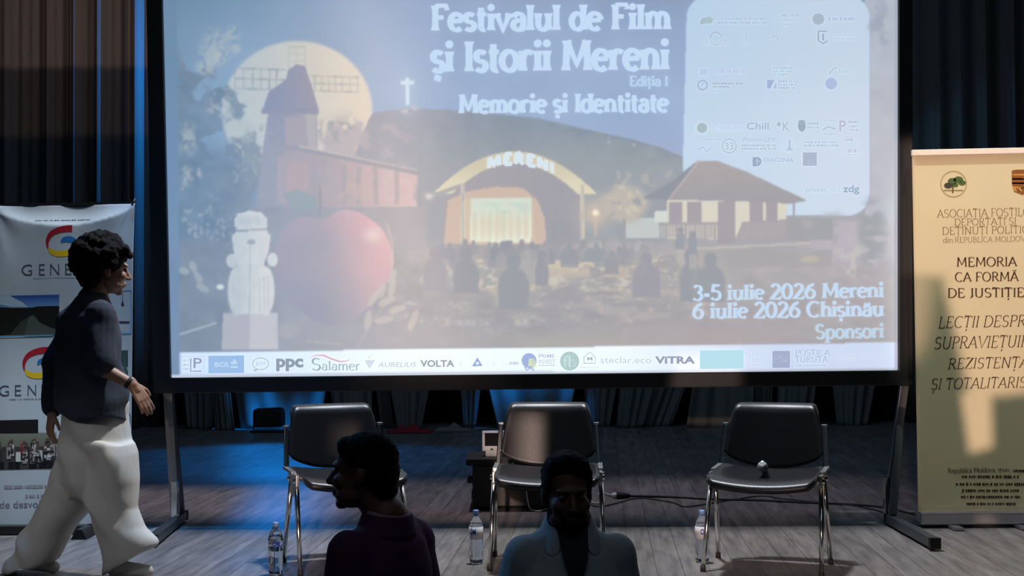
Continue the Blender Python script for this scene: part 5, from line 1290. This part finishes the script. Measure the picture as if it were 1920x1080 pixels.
def hand(mb, wrist, d, nrm, thumb, curl=25, k=1.0):
    """palm + four unequal fingers + thumb; d = direction of the hand, nrm = back of the hand, thumb = side of the thumb"""
    d = Vector(d).normalized(); nrm = Vector(nrm); nrm = (nrm - d * nrm.dot(d)).normalized(); sd = d.cross(nrm)
    if sd.dot(Vector(thumb)) < 0: sd = -sd
    w_ = Vector(wrist); P = lambda a, b, c: w_ + d * (a * k) + sd * (b * k) + nrm * (c * k)
    for b in (-.026, -.009, .009, .026): mb.capsule(P(.012, b * .7, 0), P(.088 - abs(b) * .2, b, 0), .0125 * k, .0105 * k)
    mb.capsule(P(-.02, 0, 0), P(.03, 0, 0), .024 * k, .02 * k)
    for b, L in ((.027, .072), (.009, .082), (-.009, .077), (-.027, .060)):
        p = P(.086 - abs(b) * .2, b, 0); a = R(curl * .6)
        for q in (.45, .31, .24):
            n_ = p + (d * math.cos(a) - nrm * math.sin(a) + sd * (b * 2.4 + .02)) * (L * q * k); mb.capsule(p, n_, .0088 * k, .0076 * k, 10); p = n_; a += R(curl)
    p = P(.022, .026, -.004); q = P(.050, .050, -.014); mb.capsule(p, q, .0135 * k, .0105 * k, 10); r = P(.078, .056, -.024); mb.capsule(q, r, .0102 * k, .0085 * k, 10)

# ---------------------------------------------------------------- the woman walking across the stage
WY = 6.02
def wp(px, py, dy=0.0): return at(px, py, WY + dy)
fwd = Vector((math.cos(R(20)), math.sin(R(20)), 0))          # walking right and slightly upstage
lat = Vector((fwd.y, -fwd.x, 0))                              # towards her right hand (the camera side)
wr = thing('person', 'person in a dark shirt and wide cream trousers striding right across the stage', 'person', (wp(178, 1070).x, WY, 0))
hips = Vector((wp(178, 800).x, WY, .775)); chest = Vector((wp(166, 610).x, WY, 1.165)); nk = Vector((wp(178, 552).x, WY, 1.285))
hc = wp(200, 503); HM = frame_mat(Vector((.84, .52, -.10)), (0.06, 0, 1), hc)
shR = Vector((wp(203, 588).x, WY - .12, 1.205)); shL = Vector((wp(128, 588).x, WY + .12, 1.205))
elR = wp(186, 688, -.17); wrR = wp(250, 722, -.16)
elL = wp(108, 690, .12); wrL = wp(97, 775, .06)
hipR = hips + lat * .062; hipL = hips - lat * .070
# which leg is forward: the far (left) one swings back, the near one steps ahead
knR = wp(222, 915, -.05); anR = wp(226, 1052, -.05); knL = wp(132, 935, .06); anL = wp(52, 1052, .07)
body = MB(); head(body, HM, .96, False, nk + Vector((-.01, 0, .0)))
body.capsule(nk, chest, .07, .11); body.capsule(chest, hips, .105, .10); body.capsule(shR, shL, .05)
for a, e_, w_ in ((shR, elR, wrR), (shL, elL, wrL)): body.capsule(a, e_, .045, .036); body.capsule(e_, w_, .036, .024)
hand(body, wrR, wp(276, 762, -.16) - wrR, Vector((.5, -.75, .5)), (.5, -.3, .5), 14, .95); hand(body, wrL, Vector((-.10, -.02, -1)), Vector((-.6, -.6, 0)), (.8, -.3, 0), 22, .92)
for h_, k_, a_, in ((hipR, knR, anR), (hipL, knL, anL)): body.capsule(h_, k_, .068, .050); body.capsule(k_, a_, .05, .034)
fuse('body', body, MT['skin'], wr, .0045, 4); eyes(HM, wr, .96)
# curly hair
hm = MB(); rh = random.Random(4); H3 = HM.to_3x3()
hm.ell(HM @ Vector((0, .030, .050)), (.100, .110, .098), H3); hm.ell(HM @ Vector((0, .075, -.02)), (.088, .062, .085), H3)
for k in range(210):
    th = math.acos(rh.uniform(-.72, 1)); ph = rh.uniform(0, 2 * math.pi); x = math.sin(th) * math.cos(ph); y = math.sin(th) * math.sin(ph); z = math.cos(th)
    if y < -.35 and z < .45 : continue
    if y < .05 and z < -.25: continue
    c = Vector((x * .112, .034 + y * .122, .040 + z * .112)); r_ = rh.uniform(.016, .030); hm.ell(HM @ c, (r_, r_, r_), None, 10, 8)
for k in range(34): hm.ell(HM @ Vector((rh.uniform(-.085, .085), -.066 + rh.uniform(-.014, .016), .082 + rh.uniform(-.03, .03))), (.02, .02, .018), None, 10, 8)
fuse('hair', hm, MT['hair'], wr, .006, 2, wob=.006, wscale=60)
# loose dark shirt with elbow sleeves
sh = MB(); up = Vector((0, 0, 1))
def oring(c, rl, rf, n=28, tilt=0.0, jag=0.0): return [Vector(c) + lat * (rl * math.cos(2 * math.pi * i / n)) + fwd * (rf * math.sin(2 * math.pi * i / n)) + up * (tilt * math.sin(2 * math.pi * i / n) + jag * math.sin(6 * math.pi * i / n)) for i in range(n)]
C_ = lambda px, py, dy=0.0: wp(px, py, dy)
sh.loft([oring(C_(176, 548), .055, .055), oring(C_(172, 566), .15, .085), oring(C_(166, 592), .205, .125), oring(C_(165, 640), .205, .150), oring(C_(167, 700), .195, .160), oring(C_(172, 752), .200, .165, tilt=.02), oring(C_(174, 780), .200, .160, tilt=-.02, jag=.012)])
sh.capsule(shR + lat * .01, elR + Vector((0, 0, .03)), .082, .074); sh.capsule(shL - lat * .01, elL + Vector((0, 0, .02)), .080, .072); sh.capsule(elL, wp(98, 765, .08), .068, .050)
fold = lambda p: .008 * math.sin(p.z * 26 + p.x * 22 + 3 * noise.noise(p * 5)) * noise.noise(p * 4 + Vector((3, 1, 0))) * 2
so = fuse('shirt', sh, MT['navy'], wr, .008, 4, wob=.010, wscale=7, fold=fold)
cm = MB(); cm.tube([nk + Vector((-.02, 0, .0)), nk + Vector((.004, 0, .042))], [.068, .060], 20); fuse('collar', cm, MT['navy'], so, .006, 2)
# wide cream trousers
tr = MB()
def lring(c, rx, ry, n=26, tz=0.0): return [Vector(c) + Vector((rx * math.cos(2 * math.pi * i / n), ry * math.sin(2 * math.pi * i / n), tz * math.cos(2 * math.pi * i / n))) for i in range(n)]
tr.loft([lring(wp(177, 752), .150, .122), lring(wp(178, 775), .152, .128), lring(wp(180, 800), .160, .145), lring(wp(180, 850), .172, .160), lring(wp(182, 900), .170, .155), lring(wp(182, 930), .13, .12)])
tr.loft([lring(wp(200, 830, -.05), .120, .135), lring(wp(205, 850, -.05), .125, .140), lring(wp(210, 900, -.06), .125, .135), lring(wp(212, 950, -.06), .118, .12), lring(wp(222, 985, -.06), .128, .12, tz=-.01), lring(wp(238, 1012, -.06), .138, .115, tz=.00), lring(wp(245, 1038, -.06), .125, .11, tz=.045), lring(wp(228, 1056, -.06), .085, .09, tz=.05)])
tr.loft([lring(wp(160, 850, .05), .130, .13), lring(wp(142, 910, .06), .130, .13), lring(wp(118, 955, .07), .130, .125), lring(wp(92, 995, .07), .130, .12, tz=.02), lring(wp(70, 1035, .07), .135, .115, tz=.03), lring(wp(58, 1062, .07), .13, .11, tz=.03)])
fold2 = lambda p: .017 * math.sin((p.x * 1.2 + p.z * .7) * 30 + 4 * noise.noise(p * 4)) * max(0, .4 + noise.noise(p * 3 + Vector((5, 0, 2))))
to = fuse('trousers', tr, MT['cream'], wr, .009, 4, wob=.016, wscale=6, fold=fold2)
for nm, p0, p1 in (('shoe', wp(218, 1066, -.06), wp(276, 1071, -.07)), ('shoe', wp(60, 1052, .07), wp(100, 1076, .07))):
    m_ = MB(); d_ = (p1 - p0); p0.z = max(p0.z, .045); p1.z = max(p1.z, .030)
    m_.capsule(p0, p1, .042, .030); m_.capsule(p0 - Vector((0, 0, .022)), p1 - Vector((0, 0, .008)), .022, .020); m_.capsule(p0, p0 + Vector((-.01, 0, .07)), .040, .036)
    o = fuse(nm, m_, MT['whiteshoe'], wr, .005, 3)
obj('wrist_band', MB().tube([wrR - (wrR - elR).normalized() * .03, wrR - (wrR - elR).normalized() * .012], .029, 18), MT['rubber'], wr, smooth=True, world=True)

# ---------------------------------------------------------------- two men standing on the hall floor in front of the stage
def man(name_label, D, headc, hfwd, bfwd, shoulders_px, shz, kit, k=1.0, hup=(0, 0, 1)):
    X, Zs = at(shoulders_px, 900, D).x, shz
    root = thing('person', name_label, 'person', (X, D, HALL_Z))
    f = Vector(bfwd).normalized(); l = Vector((f.y, -f.x, 0))     # l: his right
    HMx = frame_mat(hfwd, hup, headc)
    nk = Vector((X, D, Zs + .055)) - f * .02; ch_ = Vector((X, D, Zs - .17)); hp = Vector((X, D, HALL_Z + .92)); wa = Vector((X, D, HALL_Z + 1.08))
    sR, sL = Vector((X, D, Zs - .045)) + l * .152, Vector((X, D, Zs - .045)) - l * .152
    eR, eL = Vector((X, D, Zs - .36)) + l * .208 - f * .02, Vector((X, D, Zs - .36)) - l * .208 - f * .02
    wR_, wL_ = eR + Vector((0, 0, -.25)) + f * .07 - l * .01, eL + Vector((0, 0, -.25)) + f * .07 + l * .01
    b = MB(); head(b, HMx, k, True, nk); b.capsule(nk, ch_, .075, .11); b.capsule(ch_, wa, .105, .10); b.capsule(sR, sL, .062); b.capsule(wa, hp, .125, .13)
    for s_, e_, w_, sg in ((sR, eR, wR_, 1), (sL, eL, wL_, -1)):
        b.capsule(s_, e_, .052, .042); b.capsule(e_, w_, .042, .028); hand(b, w_, Vector((0, 0, -1)) + f * .15, l * sg, f, 26)
    ank = []
    for sg in (1, -1):
        h_ = hp + l * (.095 * sg); kn = Vector((h_.x, D, HALL_Z + .50)) + f * .02 + l * .01 * sg; an = Vector((h_.x, D, HALL_Z + .09)) + l * .01 * sg; b.capsule(h_, kn, .088, .060); b.capsule(kn, an, .056, .038); ank.append(an)
    fuse('body', b, MT['skinman'], root, .006, 5); eyes(HMx, root, k)
    # shirt
    s = MB(); n = 30
    def rg(z, rl, rf, df=0.0): return [Vector((X, D, z)) + f * df + l * (rl * math.copysign(abs(math.cos(2 * math.pi * i / n)) ** .8, math.cos(2 * math.pi * i / n))) + f * (rf * math.sin(2 * math.pi * i / n)) for i in range(n)]
    s.loft([rg(Zs + .030, .072, .072, -.02), rg(Zs + .005, .108, .086, -.015), rg(Zs - .03, .155, .112, -.01), rg(Zs - .10, .180, .140), rg(Zs - .22, .176, .150, .01), rg(Zs - .40, .165, .135, .01), rg(Zs - .62, .185, .130)])
    s.capsule(sR, eR, .078, .066); s.capsule(sL, eL, .078, .066)
    for q_ in (sR, sL): s.capsule(nk + Vector((0, 0, -.055)), q_ + Vector((0, 0, -.016)), .082, .072)
    so = fuse('shirt', s, MT[kit], root, .008, 6, wob=.008, wscale=9, fold=lambda p: .006 * math.sin(p.z * 30 + p.x * 24 + 4 * noise.noise(p * 5)) * noise.noise(p * 4))
    t = MB(); t.capsule(hp + Vector((0, 0, .12)), hp, .15, .155)
    for sg, an in zip((1, -1), ank): h_ = hp + l * (.09 * sg); t.capsule(h_, Vector((an.x, D, HALL_Z + .5)), .10, .078); t.capsule(Vector((an.x, D, HALL_Z + .5)), an + Vector((0, 0, .03)), .078, .066)
    fuse('trousers', t, MT['darktrouser'], root, .01, 4)
    for an in ank:
        q = MB(); q.capsule(an + Vector((0, 0, -.04)), an + f * .17 + Vector((0, 0, -.052)), .046, .036); q.box(an + f * .075 + Vector((0, 0, -.082)), (.09, .09, .016)); fuse('shoe', q, MT['shoe'], root, .006, 3)
    return root, HMx, so, nk, f, l
# profile man, plum shirt
D1 = 4.3
hc1 = at(680, 884, D1)
r1, H1, s1, n1_, f1_, l1_ = man('person seen in dark profile in a plum shirt, standing before the leftmost chair', D1, hc1, (-.97, .22, .02), (-.80, .60, 0), 716, at(716, 1000, D1).z, 'plum', 1.02)
h = MB(); B3 = H1.to_3x3(); hT = lambda *p: H1 @ (Vector(p) * 1.02)
h.ell(hT(0, .020, .050), (.084, .104, .086), B3); h.ell(hT(0, .060, .0), (.080, .066, .085), B3); h.ell(hT(0, .075, -.05), (.062, .045, .05), B3); h.ell(hT(0, -.052, .082), (.062, .034, .034), B3)
fuse('hair', h, MT['blackhair'], r1, .005, 3, wob=.003, wscale=70)
c = MB(); c.tube([n1_ - f1_ * .0 + Vector((0, 0, -.05)), n1_ + Vector((0, 0, .018)) - f1_ * .006], [.104, .084], 24); co = fuse('collar', c, MT['plum'], s1, .006, 3)
c = MB(); c.tube([n1_ + Vector((0, 0, .008)) - f1_ * .006, n1_ + Vector((0, 0, .026)) - f1_ * .010], [.080, .077], 24); o = fuse('collar_edge', c, MT['collar'], s1, .005, 2); o['label'] = 'pale inner edge of the collar'
# bearded man facing the hall, grey shirt
D2 = 4.3
hc2 = at(1063, 925, D2)
r2, H2, s2, n2_, f2_, l2_ = man('person facing forward in an open-necked grey shirt, standing before the middle chair', D2, hc2, (.16, -.98, -.04), (.12, -1, 0), 1067, at(1067, 1018, D2).z, 'greyshirt', 1.0)
h = MB(); B3 = H2.to_3x3(); hT = lambda *p: H2 @ Vector(p)
h.ell(hT(0, .024, .056), (.083, .100, .086), B3); h.ell(hT(0, -.030, .104), (.068, .056, .036), B3); h.ell(hT(0, .062, .0), (.080, .062, .08), B3); h.ell(hT(.02, -.062, .100), (.046, .030, .026), B3)
for s in (-1, 1): h.ell(hT(s * .070, -.005, .045), (.014, .045, .05), B3)
fuse('hair', h, MT['blackhair'], r2, .005, 3, wob=.004, wscale=60)
h = MB(); h.ell(hT(0, -.046, -.098), (.054, .056, .030), B3); h.ell(hT(0, -.078, -.104), (.030, .024, .026), B3); h.ell(hT(0, -.098, -.0535), (.028, .008, .006), B3)
for s in (-1, 1): h.ell(hT(s * .057, -.022, -.070), (.014, .034, .045), B3); h.ell(hT(s * .033, -.086, -.075), (.010, .012, .026), B3)
fuse('beard', h, MT['blackhair'], r2, .004, 2, wob=.002, wscale=80)
def collar_flap(sg):
    # open shirt collar: a folded flap on each side of the neck
    P = lambda a, b_, z: n2_ + l2_ * (a * sg) + f2_ * b_ + Vector((0, 0, z))
    q = MB()
    g = [(P(.010, -.080, .050), P(.012, -.105, -.005)), (P(.062, -.050, .052), P(.085, -.070, -.015)), (P(.078, .0, .048), P(.112, .005, -.030)), (P(.070, .045, .034), P(.110, .070, -.060)), (P(.052, .078, .008), P(.082, .118, -.095)), (P(.040, .098, -.030), P(.046, .116, -.070))]
    vs = []; fs = []
    for a, b_ in g: vs += [a, b_]
    for i in range(len(g) - 1): fs.append((2 * i, 2 * i + 1, 2 * i + 3, 2 * i + 2))
    q.add(vs, fs); o = obj('collar_flap', q, MT['greyshirt'], s2, smooth=True, world=True)
    sd = o.modifiers.new('t', 'SOLIDIFY'); sd.thickness = .006; sb = o.modifiers.new('s', 'SUBSURF'); sb.levels = sb.render_levels = 2
for sg in (-1, 1): collar_flap(sg)
op = MB(); op.add([n2_ + l2_ * a + Vector((0, 0, z)) + f2_ * k for a, z, k in ((-.052, .01, .075), (.052, .01, .075), (-.040, -.085, .148), (.040, -.085, .148), (-.006, -.19, .182), (.006, -.19, .182))], [(0, 1, 3, 2), (2, 3, 5, 4)])
o = obj('neck_opening', op, MT['darktrouser'], s2, world=True); sd = o.modifiers.new('t', 'SOLIDIFY'); sd.thickness = .012  # dark sheet set in the open neck of the shirt
o['label'] = 'dark open neck of the shirt'
q_ = Vector((n2_.x, n2_.y, 0)) + f2_ * .165
obj('placket', MB().bar(Vector((q_.x - .004, q_.y + .03, n2_.z - .20)), Vector((q_.x - .002, q_.y + .005, n2_.z - .42)), .030, .012, (0, 1, 0)), MT['greyshirt'], s2, world=True, bevel=.003)
